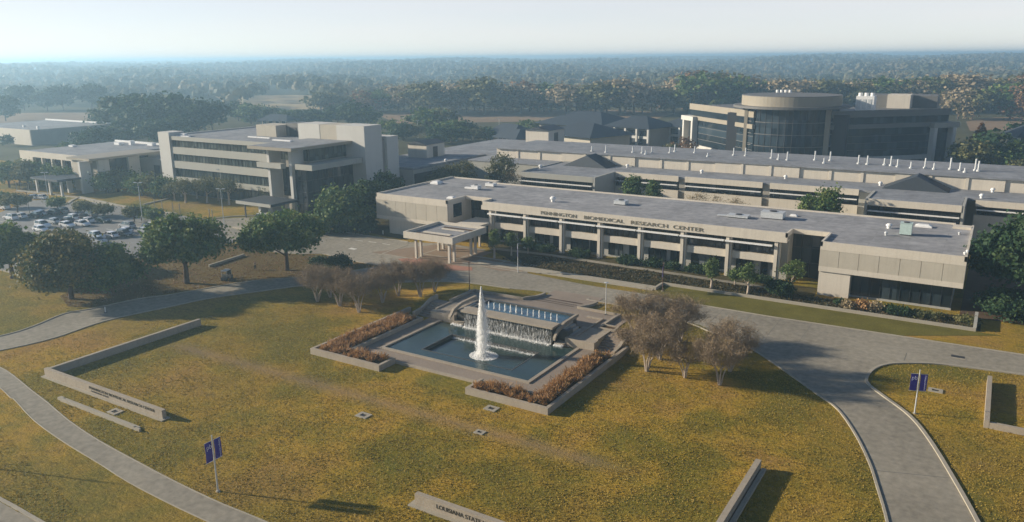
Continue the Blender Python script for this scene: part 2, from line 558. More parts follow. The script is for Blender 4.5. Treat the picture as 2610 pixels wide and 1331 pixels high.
def smoothline(pts, n=6):
    """Catmull-Rom through ground points"""
    P = [Vector((p[0], p[1])) for p in pts]
    out = []
    for i in range(len(P) - 1):
        p0, p1, p2, p3 = P[max(i - 1, 0)], P[i], P[i + 1], P[min(i + 2, len(P) - 1)]
        for k in range(n):
            t = k / n
            out.append(.5 * ((2 * p1) + (-p0 + p2) * t + (2 * p0 - 5 * p1 + 4 * p2 - p3) * t * t + (-p0 + 3 * p1 - 3 * p2 + p3) * t ** 3))
    out.append(P[-1])
    return [(p.x, p.y) for p in out]
def copy_tree(o, parent=None):
    c = o.copy()
    COL.objects.link(c)
    if parent is not None:
        c.parent = parent
    for ch in list(o.children):
        copy_tree(ch, c)
    return c
def struct(o):
    o['kind'] = 'structure'
    return o
def quads(name, C, U, V, mat, parent=None, normals=None):
    """one mesh of many small leaf-sized quads: centres C, half axes U and V (numpy N x 3)"""
    N = len(C)
    co = np.empty((N, 4, 3), np.float32)
    co[:, 0] = C - U - V
    co[:, 1] = C + U - V
    co[:, 2] = C + U + V
    co[:, 3] = C - U + V
    me = bpy.data.meshes.new(name)
    me.vertices.add(4 * N)
    me.vertices.foreach_set('co', co.ravel())
    me.loops.add(4 * N)
    me.loops.foreach_set('vertex_index', np.arange(4 * N, dtype=np.int32))
    me.polygons.add(N)
    me.polygons.foreach_set('loop_start', np.arange(0, 4 * N, 4, dtype=np.int32))
    me.materials.append(mat)
    me.update(calc_edges=True)
    me.validate()
    o = bpy.data.objects.new(name, me)
    COL.objects.link(o)
    if parent:
        o.parent = parent
    return o
def unit(n):
    v = rng.normal(size=(n, 3))
    return v / np.linalg.norm(v, axis=1)[:, None]
def axes(n, size, outward=None, mix=.6):
    d = unit(n)
    if outward is not None:
        d = d * (1 - mix) + outward * mix
        d /= np.linalg.norm(d, axis=1)[:, None]
    a = np.cross(d, unit(n))
    a /= np.linalg.norm(a, axis=1)[:, None] + 1e-9
    b = np.cross(d, a)
    s = size * rng.uniform(.6, 1.25, n)[:, None]
    return a * s, b * s * rng.uniform(.5, .9, n)[:, None]
def lettering(body, width, height, mat, name, parent, origin, depth=.05, axis='x'):
    """raised letters as a mesh, standing on a wall that faces -Y; origin = lower left corner"""
    cu = bpy.data.curves.new(name, 'FONT')
    cu.body = body
    cu.size = 1.0
    cu.extrude = depth / 2
    t = bpy.data.objects.new(name, cu)
    COL.objects.link(t)
    dg = bpy.context.evaluated_depsgraph_get()
    me = bpy.data.meshes.new_from_object(t.evaluated_get(dg))
    bpy.data.objects.remove(t)
    n = len(me.vertices)
    co = np.empty(n * 3, np.float32)
    me.vertices.foreach_get('co', co)
    co = co.reshape(-1, 3)
    lo, hi = co.min(0), co.max(0)
    x = (co[:, 0] - lo[0]) / (hi[0] - lo[0]) * width
    z = (co[:, 1] - lo[1]) / (hi[1] - lo[1]) * height
    d = co[:, 2]
    off = parent_loc(parent) if parent else Vector((0, 0, 0))
    out = np.empty_like(co)
    out[:, 0], out[:, 1], out[:, 2] = origin[0] + x - off.x, origin[1] - d - off.y, origin[2] + z - off.z
    if axis == 'local':
        out[:, 0], out[:, 1], out[:, 2] = origin[0] + x, origin[1] - d, origin[2] + z
    if axis == 'down':                             # word running down a banner
        out[:, 0], out[:, 1], out[:, 2] = origin[0] + z, origin[1] - d, origin[2] - x
    me.vertices.foreach_set('co', out.ravel())
    me.materials.clear()
    me.materials.append(mat)
    me.update()
    o = bpy.data.objects.new(name, me)
    COL.objects.link(o)
    o.parent = parent
    return o
ORD = ['first', 'second', 'third', 'fourth', 'fifth', 'sixth', 'seventh', 'eighth', 'ninth', 'tenth', 'eleventh', 'twelfth', 'thirteenth',
       'fourteenth', 'fifteenth', 'sixteenth', 'seventeenth', 'eighteenth', 'nineteenth', 'twentieth']
def nth(i):
    if i < 20: return ORD[i]
    t = ['twenty', 'thirty', 'forty', 'fifty', 'sixty', 'seventy', 'eighty', 'ninety'][(i + 1) // 10 - 2]
    k = (i + 1) % 10
    return t + '-' + ORD[k - 1] if k else {'twenty': 'twentieth', 'thirty': 'thirtieth', 'forty': 'fortieth', 'fifty': 'fiftieth', 'sixty': 'sixtieth', 'seventy': 'seventieth', 'eighty': 'eightieth', 'ninety': 'ninetieth'}[t]

# ---------------------------------------------------------------- ground, roads, paths
def ground():
    xs = sorted(set(list(np.arange(-92, -26, 1.0)) + list(np.arange(-400, -92, 22)) + list(np.arange(-26, 250, 22)) + [-70.8, -46.6] + [-9000, -6000, -3500, -2000, -1200, -800, -550, 350, 600, 1000, 2000, 3500, 6000, 9000]))
    ys = sorted(set(list(np.arange(90, 116, 1.0)) + list(np.arange(-60, 90, 15)) + [78.75, 92.4] + list(np.arange(116, 420, 22)) + [-1500, -400, 550, 750, 1100, 1800, 3000, 5000, 7000, 10000]))
    vs = [(x, y, gz(x, y)) for y in ys for x in xs]
    n = len(xs)
    fs = [(j * n + i, j * n + i + 1, (j + 1) * n + i + 1, (j + 1) * n + i) for j in range(len(ys) - 1) for i in range(n - 1)
          if not (-70.85 < xs[i] < -46.65 and 78.7 < ys[j] < 92.3)]          # open where the pool is sunk
    me = bpy.data.meshes.new('ground')
    me.from_pydata(vs, [], fs)
    me.materials.append(M['grass'])
    me.polygons.foreach_set('use_smooth', [True] * len(fs))
    o = bpy.data.objects.new('ground', me)
    COL.objects.link(o)
    struct(o)
ground()
def P2(zn, pts): return [tuple(gp(zn, x, y))[:2] for x, y in pts]
def sheet(name, poly, z, mat):
    o = MB().sheet(poly, z).build(name, mat)
    return struct(o)
# far ground beyond the lawns, and the fields
sheet('far_ground', [(-2600, 180), (-900, 166), (-330, 166), (-230, 200), (-165, 262), (60, 270), (400, 150), (1500, -600), (8500, 5500), (2000, 9500), (-5500, 9500), (-8500, 4500)], .012, M['earth'])
def hills():
    vs, fs = [], []
    az = [math.radians(a) for a in np.linspace(-85, 25, 45)]
    ds = [1150, 1500, 1900, 2400, 3000, 3800, 4800, 6000, 8000]
    for d in ds:
        for a in az:
            vs.append((math.sin(a) * d, math.cos(a) * d, hill(math.sin(a) * d, math.cos(a) * d) - .6))
    n = len(az)
    fs = [(j * n + i, j * n + i + 1, (j + 1) * n + i + 1, (j + 1) * n + i) for j in range(len(ds) - 1) for i in range(n - 1)]
    me = bpy.data.meshes.new('hills')
    me.from_pydata(vs, [], fs)
    me.materials.append(M['earth'])
    o = bpy.data.objects.new('hills', me)
    COL.objects.link(o)
    struct(o)
def hill(x, y):
    d = math.hypot(x, y)
    a = math.degrees(math.atan2(x, y))
    return (13 + 4 * math.sin(a * .21 + d * .0011) + 2 * math.sin(a * .53 + 1)) * sstep(1250, 2600, d) - .5 * (d < 1250)
hills()
def Opoly(pts): return [tuple(G(x * 1.0132, y * 1.0132))[:2] for x, y in pts]
sheet('field', Opoly([(540, 243), (700, 239), (815, 240), (830, 275), (600, 276)]), .05, M['field_tan'])
sheet('field', Opoly([(-60, 285), (270, 283), (290, 318), (-60, 322)]), .05, M['field_red'])
sheet('field', Opoly([(940, 285), (1180, 276), (1560, 277), (1700, 285), (1650, 300), (1000, 312)]), .05, M['field_red'])
sheet('field', Opoly([(2430, 306), (2500, 296), (2700, 292), (2700, 326), (2440, 330)]), .05, M['field_red'])

inner = (P2('F3', [(-700, 545), (0, 420), (500, 305), (1000, 140), (1640, 0)]) + P2('Z8', [(2000, 1030), (2576, 950)]) + P2('F2', [(620, 845), (1000, 830), (1400, 815), (1900, 805), (2200, 820), (2576, 870)]) + P2('F1', [(1830, 130)]))
inner2 = (P2('F1', [(2270, 198)]) + P2('F6', [(0, 240), (240, 283), (500, 335), (750, 392), (960, 465), (1150, 545), (1400, 640), (1520, 695), (1800, 880), (2150, 1130), (2350, 1290)])
          + P2('F7', [(1150, 430), (1280, 610), (1390, 830), (1450, 1010), (1530, 1290), (1600, 1700)]))
inner2 = inner2[:11] + inner2[12:]
east = (P2('F7', [(2420, 1700), (2220, 1290), (2030, 950), (1850, 660), (1700, 480), (1500, 330), (1390, 245), (1375, 190), (1420, 130), (1500, 95), (1620, 80), (1900, 85), (2200, 120), (2576, 170), (3300, 275)]))
upper = (P2('F7', [(3300, 120), (2576, 15)]) + P2('F6', [(2100, 455), (1700, 395), (1250, 320), (950, 270), (750, 230), (560, 187), (0, 102)]) + P2('Z3', [(1440, 1310), (1555, 1245), (930, 1140)])
         + [(-91, 136), (-101, 136.5)] + P2('F2', [(1620, 432), (1090, 350), (860, 310), (700, 262), (560, 225), (300, 190)]) + P2('Z1', [(2576, 1105), (1960, 1140), (2060, 1225)]) + P2('Z8', [(2080, 470), (2290, 497), (2576, 510)]))
island_up = P2('F2', [(0, 447), (300, 520), (560, 545), (740, 543), (860, 552), (1050, 600), (1355, 655)])
island_lo = P2('F2', [(1000, 712), (640, 760), (200, 792)]) + P2('Z8', [(2000, 930), (1600, 1000), (1300, 1040), (870, 1130), (600, 1180)]) + P2('F3', [(300, 197), (0, 285), (-700, 420)])
road = inner + inner2 + east + upper + island_up[1:] + island_lo
sheet('road', road, .02, M['concrete'])
lot = P2('Z1', [(-500, 1180), (0, 1075), (270, 960), (520, 958), (620, 985), (760, 960), (1200, 1030), (1480, 1085), (1650, 1095), (1965, 1145), (2062, 1226)]) + P2('Z8', [(2085, 468), (2290, 492), (2130, 520), (1990, 565), (1700, 610), (1250, 660), (700, 800), (300, 840), (0, 768), (-500, 690)])
sheet('parking_lot', lot, .026, M['asphalt'])
# soil and planting areas with their own ground cover, and one dark shade sheet
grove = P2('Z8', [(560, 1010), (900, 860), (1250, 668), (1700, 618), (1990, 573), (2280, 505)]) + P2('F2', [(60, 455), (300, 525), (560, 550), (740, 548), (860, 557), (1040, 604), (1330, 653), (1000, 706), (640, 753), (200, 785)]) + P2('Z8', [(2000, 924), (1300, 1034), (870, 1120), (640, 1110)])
sheet('grove_ground', grove, .014, M['grove_floor'])
verge = P2('F6', [(600, 195), (750, 225), (950, 265), (1250, 315), (1700, 390), (2100, 450), (2900, 575)]) + [(4, 129.2), (-48.2, 129.2)]
sheet('grass_verge', verge, .03, M['grass_green'])
bank = [(-48.3, 129.8), (1.2, 129.8), (1.2, 136.2), (-3, 136.4), (-23.5, 135.2), (-24, 141), (-95, 142), (-90.5, 136.6), (-80, 130), (-76, 127.2), (-48.3, 127.2)]
sheet('planted_bank', bank, .034, M['bed'])
sheet('bed_and_shade', [(-1.85, 136.4), (12, 136.4), (14, 170), (-1.85, 170)], .034, M['mulch'])  # dark sheet standing in for the building's shadow on the grass
sheet('bed_and_shade', [(-137, 139), (-119.5, 135.2), (-112, 134.6), (-112, 139), (-119.9, 139), (-124, 170), (-140, 170)], .034, M['bed'])
wl = [(-90.5, 136.4), (-77, 137.6), (-62.8, 137.2), (-46, 136.7), (-31.7, 136.1), (-31.4, 137.5), (-46, 138.2), (-62.8, 138.8), (-77, 139.2), (-90, 138.4)]
sheet('footpath', wl, .05, M['concrete'])
sheet('footpath', P2('F4', [(-300, -60), (70, 0), (150, 80), (350, 290), (640, 500), (1000, 720), (1300, 910), (1700, 1120), (2100, 1310), (2600, 1560), (3100, 1480), (2541, 1250), (2200, 1110), (1800, 920), (1400, 710), (1000, 490), (700, 290), (480, 100), (380, 0)]) + P2('F3', [(280, 775), (120, 650), (0, 575), (-300, 470), (-900, 400), (-900, 560), (-300, 640)]), .03, M['concrete']) if False else None
pl = smoothline(P2('F3', [(-700, 400), (-200, 505), (0, 577), (120, 650), (280, 780)]) + P2('F4', [(480, 105), (700, 290), (1000, 490), (1400, 710), (1800, 920), (2200, 1110), (2541, 1250), (3200, 1530)]))
pr = smoothline(P2('F3', [(-700, 520), (-200, 650), (0, 770), (100, 862)]) + P2('F4', [(150, 80), (350, 290), (640, 500), (1000, 720), (1300, 910), (1700, 1120), (2100, 1310), (2700, 1590)]))
sheet('footpath', pl + pr[::-1], .03, M['concrete'])
kb = MB()
kb.path(pl, .12, 0, .07)
kb.path(pr, .12, 0, .07)
struct(kb.build('path_edging', M['kerb']))
sheet('road', P2('F4', [(-600, 800), (0, 1110), (380, 1320), (900, 1600), (-600, 1600)]), .02, M['concrete'])
# kerbs along the roads
def kerb(name, pts, w=.24, h=.13, mat='kerb'):
    o = MB().path(pts, w, 0, h).build(name, M[mat])
    return struct(o)
kerb('kerb', smoothline(P2('F4', [(-600, 790), (0, 1085), (400, 1310), (900, 1590)])), .35)
kerb('kerb', smoothline(inner[:-1], 5))
kerb('kerb', smoothline(inner2, 5))
kerb('kerb', smoothline(east, 6), .38, .16)
kerb('kerb', smoothline(upper[:8], 4), .25, .1)
kerb('kerb', smoothline(island_up[1:], 4))
kerb('kerb', smoothline(island_lo, 4))
kerb('kerb', smoothline(P2('F2', [(1620, 432), (1090, 350), (860, 310), (700, 262)]), 4), .4, .15)
kerb('kerb', P2('Z8', [(1960, 742), (2120, 690), (2290, 636)]), .4, .5)
kerb('kerb', P2('Z8', [(-100, 735), (0, 768), (300, 845)]), .3, .15)
kerb('kerb', smoothline(P2('Z1', [(620, 1000), (740, 942), (1000, 1000), (1200, 1020)]), 4), .9, .2)
kerb('kerb', smoothline(P2('Z1', [(1960, 1140), (2200, 1112), (2576, 1102)]), 4), .5, .2)
kerb('kerb', P2('Z1', [(1480, 1078), (1650, 1098)]), 1.2, .5)
kerb('kerb', P2('Z1', [(160, 872), (480, 905), (740, 938)]), .9, .3)
kerb('kerb', P2('Z1', [(1340, 1005), (1580, 948)]), .6, .3)
kerb('kerb', P2('Z1', [(740, 930), (1000, 985), (1250, 1040)]), .8, .25)
kerb('kerb', P2('Z1', [(2200, 1215), (2330, 1240)]), 1.2, .35)
# expansion joints and seams in the carriageway: narrow strips of darker sealant
M['sealant'] = plain('joint sealant', (.17, .16, .14), .9, 0, .1)
jt = MB()
for a, b in (((1440, 898), (2010, 955)), ((1660, 60), (1680, 0)), ((1540, 78), (1440, 100))):
    p, q = gp('F7', *a), gp('F7', *b)
    jt.path([p[:2], q[:2]], .09, .024, .03)
for k in range(7):                               # joints across the long drive by the building
    t = k / 6
    a = Vector(upper[2][:2]).lerp(Vector(upper[7][:2]), t)
    jt.path([(a.x, a.y - .4), (a.x + .05, a.y - 9.5)], .05, .024, .028)
struct(jt.build('road_joints', M['sealant']))
for k, (zn, x, y) in enumerate((('F7', 2070, 30),)):
    p = gp(zn, x, y)
    t = thing('storm_drain', 'dark storm drain grate in the concrete drive on the right', 'drain', (p.x, p.y, .022))
    MB().box(p.x - .8, p.x + .8, p.y - .5, p.y + .5, .022, .04).build('grate', M['dark'], t)
    MB().box(p.x - .95, p.x + .95, p.y - .65, p.y - .5, .022, .07).build('frame', M['kerb'], t)

# porte cochere forecourt: brown paving with pale bands and a red brick crossing
fc = MB()
sheet('forecourt', [(-111, 121.6), (-88.4, 121.6), (-88.4, 134.6), (-103, 134.6)], .036, M['brownpave'])
sheet('brick_crossing', P2('F2', [(1520, 590), (1700, 580), (2000, 645), (2220, 668), (2225, 700), (2000, 700), (1600, 640)]), .045, M['brick'])
sheet('forecourt', P2('Z3', [(800, 1165), (905, 1150), (1535, 1245), (1400, 1300), (1180, 1290), (870, 1210)]), .04, M['brownpave'])
bd = MB()
for a, b in (((90, 1130), (330, 1045)), ((90, 1130), (410, 1185)), ((410, 1185), (480, 1130)), ((480, 1130), (620, 1085)), ((480, 1135), (800, 1180)), ((800, 1180), (900, 1145)), ((840, 1215), (1450, 1310)), ((1100, 1255), (1250, 1200)), ((900, 1145), (1555, 1245))):
    bd.path([tuple(gp('Z3', *a))[:2], tuple(gp('Z3', *b))[:2]], .45, .044, .055)
struct(bd.build('paving_bands', M['kerb']))
mk = MB()
M['roadpaint'] = surf('worn road paint', (.62, .6, .54), .8, .1, 1, 6, 0, .2)
for x, y in ((1040, 400), (1160, 418), (1285, 432), (1415, 452)):
    p = gp('F2', x, y)
    mk.box(p.x - 1.1, p.x + 1.1, p.y - .12, p.y + .12, .022, .03)
p = gp('F2', 1100, 495)
mk.box(p.x - .9, p.x + .9, p.y - .5, p.y + .5, .022, .03)
struct(mk.build('road_marking', M['roadpaint']))
# parking bay lines
bl = MB()
for x0, x1 in ((-219.5, -214.5), (-203.5, -198.7), (-195.6, -190.6), (-184, -179), (-177, -171.5)):
    for k in range(9):
        y = 93.5 + 2.75 * k
        bl.box(x0, x1, y - .06, y + .06, .03, .036)
struct(bl.build('parking_lines', M['roadpaint']))

# the long low kerb wall and steps before the building
t = thing('kerb_wall', 'long low concrete wall edging the planted bank before the main building', 'wall', (-24, 129.5, 0))
MB().box(-48.6, .6, 129.3, 129.75, 0, .45).build('wall', M['kerb'], t)
MB().box(-48.65, -48.2, 125.6, 129.27, 0, .5).build('return_wall', M['kerb'], t)
MB().box(.2, .65, 129.78, 136.2, 0, 1.1).build('end_wall', M['grey_con'], t)
t = thing('long_step', 'long pale concrete step between the drive and the planted bank', 'steps', (-68, 126, 0))
for k in range(3):
    MB().box(-88 + k * .6, -48.7, 125.0 + k * .55, 125.55 + k * .55 if k < 2 else 127.15, 0, .1 + .11 * k).build('step', M['kerb'], t)

# ---------------------------------------------------------------- low stone walls on the lawn
def slab_wall(name, label, boxes, base=None, mat='stone'):
    x = sum(b[0] + b[1] for b in boxes) / len(boxes) / 2
    y = sum(b[2] + b[3] for b in boxes) / len(boxes) / 2
    t = thing(name, label, 'wall', (x, y, 0))
    for b in boxes:
        MB().box(*b).build('wall', M[mat], t)
    for b in base or []:
        MB().box(*b).build('plinth', M['kerb'], t)
    return t
w = slab_wall('sign_wall', 'angled low concrete sign wall on the left lawn with dark lettering', [(-102.6, -77.75, 48.75, 49.25, .12, 1.15), (-102.6, -102.1, 49.28, 72.4, .0, 1.05)], [(-102.85, -77.4, 48.35, 49.5, 0, .12)])
lettering('PENNINGTON BIOMEDICAL RESEARCH CENTER', 13.2, .36, M['bronze'], 'letters', w, (-92.3, 48.735, .62), .04)
lettering('LOUISIANA STATE', 3.6, .2, M['bronze'], 'letters', w, (-91.9, 48.735, .28), .04)
w = slab_wall('sign_wall', 'pale low sign wall with dark lettering, cut off by the bottom edge of the photo', [(-41.7, -16.6, 49.75, 50.25, .14, 1.2)], [(-42.2, -16.2, 49.3, 50.5, 0, .14)])
lettering('LOUISIANA STATE UNIVERSITY', 8.2, .42, M['bronze'], 'letters', w, (-39.2, 49.735, .5), .04)
slab_wall('low_wall', 'plain low wall at bottom right running back into the lawn', [(-16.65, -16.1, 50.3, 72.6, 0, 1.05)], [(-15.98, -15.55, 50.6, 72.5, 0, .3)])
slab_wall('low_wall', 'low angled wall on the grass right of the curved drive', [(2.5, 3.0, 94.3, 108.7, 0, .95), (3.03, 22, 94.3, 94.75, 0, .7)])
t = slab_wall('low_kerb', 'narrow raised concrete strip lying before the left sign wall', [(-93.1, -78.3, 45.5, 45.75, 0, .4), (-93.1, -78.0, 45.78, 46.15, 0, .22)], None, 'kerb')
MB().box(-78.27, -77.3, 45.5, 45.72, 0, .34).build('end_cap', M['kerb'], t)
MB().box(-93.9, -93.13, 45.6, 46.1, 0, .3).build('end_cap', M['kerb'], t)
for zn, x, y, lab in (('F1', 460, 1130, 'square concrete drain frame in the open lawn below the left planter'), ('F1', 1485, 1075, 'square concrete drain frame just in front of the right planter'),
                      ('F5', 1925, 378, 'small half buried drain frame on the bare lawn strip'), ('F3', 1080, 995, 'square drain frame between the left sign wall and the raised strip'), ('F7', 1900, 288, 'drain frame beside the right banner pole')):
    p = gp(zn, x, y)
    k = .62 if 'half' not in lab else .45
    t = thing('drain_frame', lab, 'drain', (p.x, p.y, 0), group='drain frames in the lawn')
    mb = MB()
    for a in ((-k * 1.3, k * 1.3, -k, -k * .5), (-k * 1.3, k * 1.3, k * .5, k), (-k * 1.3, -k * .6, -k * .49, k * .49), (k * .6, k * 1.3, -k * .49, k * .49)):
        mb.box(p.x + a[0], p.x + a[1], p.y + a[2], p.y + a[3], 0, .1)
    mb.build('frame', M['kerb'], t)
    MB().box(p.x - k * .6, p.x + k * .6, p.y - k * .49, p.y + k * .49, 0, .04).build('grate', M['dark'], t)
# ---------------------------------------------------------------- fountain
FX = -58.7
t = thing('fountain', 'stepped stone fountain with a tall white jet, waterfall wall and dark pool', 'fountain', (FX, 85, 0))
FT = t
# pool: coping, floor, two water levels
cp = MB()
cp.box(-71.0, -46.4, 78.5, 79.0, 0, .42).box(-71.0, -70.5, 79.02, 92.6, 0, .42).box(-46.9, -46.4, 79.02, 92.6, 0, .42)
cp.build('pool_coping', M['stone'], t)
MB().box(-70.48, -46.92, 79.02, 93.4, -1.2, -.75).build('pool_floor', M['darkstone'], t)
wv = MB()
for b in ((-70.49, -65.5, 79.0, 92.2), (-50.8, -46.91, 79.0, 92.2), (-65.5, -50.8, 79.0, 81.4), (-65.5, -50.8, 88.4, 92.2)):
    wv.add([(b[0], b[2], .22), (b[1], b[2], .22), (b[1], b[3], .22), (b[0], b[3], .22)], [(0, 1, 2, 3)])
wv.build('pool_water', M['water'], t)
rim = MB()
for b in ((-65.7, -65.5, 81.2, 88.6), (-50.8, -50.6, 81.2, 88.6), (-65.48, -50.82, 81.2, 81.4), (-65.48, -50.82, 88.4, 88.6)):
    rim.box(b[0], b[1], b[2], b[3], -.45, .25)
rim.build('basin_rim', M['darkstone'], t)
MB().add([(-65.48, 81.42, -.22), (-50.82, 81.42, -.22), (-50.82, 88.38, -.22), (-65.48, 88.38, -.22)], [(0, 1, 2, 3)]).build('basin_water', M['water'], t)
# promenade round the pool
pm = MB()
pm.prism([(-73.1, 76.0), (-44.0, 76.0), (-44.0, 92.9), (-46.38, 92.9), (-46.38, 78.48), (-71.02, 78.48), (-71.02, 92.9), (-73.1, 92.9)], 0, .26)
pm.build('promenade', M['paver'], t)
MB().box(-65.7, -51.7, 75.65, 75.98, 0, .32).build('promenade_edge', M['stone'], t)
# waterfall wall, lip and niches
MB().box(-66.0, -50.7, 92.25, 93.6, -.7, 2.62).build('waterfall_wall', M['darkstone'], t)
MB().box(-66.3, -50.4, 91.75, 94.0, 2.64, 2.95).build('waterfall_lip', M['stone'], t)
for sx, x0, x1 in ((-1, -68.35, -66.32), (1, -50.38, -48.9)):
    MB().box(x0, x1, 93.6, 95.2, -.7, 2.1).build('niche_wall', M['darkstone'], t)
    MB().box(x0, x1, 92.3, 93.55, -.7, .55).build('niche_ledge', M['stone'], t)
for x0, x1 in ((-68.8, -68.37), (-50.4, -50.02)):
    mb = MB()
    pr = [(91.9, 1.4), (93, 2.45), (95, 2.9), (99.2, 2.95), (99.2, 2.5), (95, 2.4), (93, 1.9), (91.9, 1.0)]
    n = len(pr)
    mb.add([(x0, y, z) for y, z in pr] + [(x1, y, z) for y, z in pr], [tuple(range(n)), tuple(range(2 * n - 1, n - 1, -1))] + [(i, n + i, n + (i + 1) % n, (i + 1) % n) for i in range(n)])
    mb.build('side_beam', M['stone'], t)
# upper basin with small jets
ub = MB()
ub.box(-66.0, -50.42, 94.02, 99.3, 0, 2.3)
ub.build('upper_basin', M['darkstone'], t)
ue = MB()
ue.box(-66.0, -50.42, 98.9, 99.3, 2.31, 2.75).box(-66.0, -65.7, 94.02, 98.88, 2.31, 2.75).box(-50.72, -50.42, 94.02, 98.88, 2.31, 2.75)
ue.build('upper_basin_edge', M['darkstone'], t)
MB().add([(-65.69, 94.01, 2.5), (-50.73, 94.01, 2.5), (-50.73, 98.88, 2.5), (-65.69, 98.88, 2.5)], [(0, 1, 2, 3)]).build('upper_water', M['water_blue'], t)
# side pools with stepped cascades
for s_ in (-1, 1):
    X = lambda a: FX + s_ * a
    xs = sorted((X(8.34), X(11.0)))
    MB().box(xs[0], xs[1], 94.2, 102.6, 0, .75).build('side_pool_base', M['darkstone'], t)
    mb = MB()
    a = sorted((X(10.7), X(11.0)))
    mb.box(a[0], a[1], 94.2, 102.6, .76, 1.5).box(xs[0], xs[1], 102.61, 103.0, .2, 1.5)
    mb.build('side_pool_edge', M['stone'], t)
    a = sorted((X(8.36), X(10.69)))
    MB().add([(a[0], 96.5, 1.15), (a[1], 96.5, 1.15), (a[1], 102.6, 1.15), (a[0], 102.6, 1.15)], [(0, 1, 2, 3)]).build('side_pool_water', M['water_blue'], t)
    for k in range(5):
        a = sorted((X(8.36 + k * .46), X(8.36 + (k + 1) * .46 - .02)))
        MB().box(a[0], a[1], 94.3, 97.2, .77, 2.45 - k * .34).build('cascade_step', M['grey_con'], t)
# terrace blocks and stairs beside the waterfall
for s_ in (-1, 1):
    a = sorted((FX + s_ * 9.72, FX + s_ * 14.3))
    nm = MB().box(a[0], a[1], 92.95, 98.6, 0, 1.38)
    nm.box(*sorted((FX + s_ * 13.9, FX + s_ * 14.3)), 94.16, 98.5, 1.381, 1.55)
    nm.build('terrace_block', M['stone'], t)
    for k in range(7):
        b = sorted((FX + s_ * 14.35, FX + s_ * 17.1))
        MB().box(b[0], b[1], 93.3 + .55 * k, 93.3 + .55 * (k + 1) if k < 6 else 98.4, 0, .2 * (k + 1)).build('stair', M['paver'], t)
    mb = MB()
    x0, x1 = sorted((FX + s_ * 17.15, FX + s_ * 17.6))
    pr = [(92.5, 0), (92.5, .85), (94.6, 1.0), (97, 1.95), (98.8, 2.1), (98.8, 0)]
    n = len(pr)
    mb.add([(x0, y, z) for y, z in pr] + [(x1, y, z) for y, z in pr], [tuple(range(n)), tuple(range(2 * n - 1, n - 1, -1))] + [(i, n + i, n + (i + 1) % n, (i + 1) % n) for i in range(n)])
    mb.build('stair_wall', M['stone'], t)
# falling water strands, foam lines and splashes
def strands(name, x0, x1, y, ztop, zbot, n, w=.05):
    x = rng.uniform(x0, x1, n)
    f = rng.random(n) ** 2.3
    zc = zbot + (ztop - zbot) * f
    L = rng.uniform(.05, .32, n) * (ztop - zbot) * .5
    C = np.stack([x, y - rng.uniform(0, .14, n) - .12 * (1 - f), zc], 1)
    U = np.zeros((n, 3)); U[:, 0] = w * rng.uniform(.4, 1.2, n); U[:, 1] = U[:, 0] * rng.uniform(-.4, .4, n)
    V = np.zeros((n, 3)); V[:, 2] = L; V[:, 0] = rng.uniform(-.04, .04, n)
    o = quads(name, C - np.array(FT.location), U, V, M['foam'], FT)
    return o
strands('waterfall', -65.9, -50.8, 92.18, 2.55, .25, 1000, .024)
strands('waterfall', -65.4, -50.9, 88.36, .2, -.22, 300, .04)
strands('waterfall', -68.3, -66.4, 92.26, .55, .2, 90, .05)
strands('waterfall', -50.3, -48.95, 92.26, .55, .2, 90, .05)
def foam(name, x0, x1, y0, y1, z, n, s=.09):
    C = np.stack([rng.uniform(x0, x1, n), rng.normal((y0 + y1) / 2, (y1 - y0) / 3.2, n), z + rng.random(n) * .16], 1)
    U, V = axes(n, s)
    return quads(name, C - np.array(FT.location), U, V, M['foam'], FT)
foam('foam', -65.9, -50.8, 91.55, 92.15, .2, 2600, .07)
foam('foam', -68.3, -66.3, 91.9, 92.25, .2, 420, .09)
foam('foam', -50.3, -48.9, 91.9, 92.25, .2, 420, .09)
foam('foam', -65.4, -50.9, 88.0, 88.35, -.22, 900, .06)
# tall jet
def jet(name, x, y, z0, h, r0, r1, n, s, seed=0):
    f = rng.random(n) ** .85
    rad = (r1 + (r0 - r1) * (1 - f) ** .75) * rng.random(n) ** .6
    a = rng.uniform(0, 2 * math.pi, n)
    C = np.stack([x + rad * np.cos(a), y + rad * np.sin(a), z0 + h * f], 1)
    U, V = axes(n, s)
    V = V * .4 + np.stack([np.zeros(n), np.zeros(n), s * rng.uniform(1.2, 3.2, n)], 1)
    return quads(name, C - np.array(FT.location), U, V, M['foam'], FT)
JX, JY = -57.55, 84.55
pts = [(JX + .02 * math.sin(k), JY + .02 * math.cos(k * 1.7), -.22 + 9.5 * k / 10) for k in range(11)]
MB().tube(pts, [.3, .3, .29, .28, .27, .25, .22, .18, .14, .08, .02], 10).build('plume_core', M['foam'], t, True)
jet('plume', JX, JY, -.22, 10.0, .85, .05, 9000, .03)
jet('plume', JX + .05, JY + .02, -.22, 9.4, 1.25, .08, 6500, .024)
jet('plume', JX + .22, JY + .06, -.22, 8.2, 1.6, .2, 3000, .02)
a = rng.uniform(0, 2 * math.pi, 3200)
rr = 2.1 * rng.random(3200) ** .62
C = np.stack([JX + rr * np.cos(a) + .25, JY + rr * np.sin(a) * .85, -.2 + np.exp(-(rr / .9) ** 2) * .4 * rng.random(3200)], 1)
U, V = axes(3200, .07)
quads('splash', C - np.array(t.location), U, V, M['foam'], t)
for k in range(14):
    x = -64.9 + k * 1.0
    big = 1.0 if k in (4, 5, 6, 10) else .6
    jet('small_jet', x, 95.9, 2.5, .75 + .35 * big, .16 * big, .05, int(160 * big), .045)
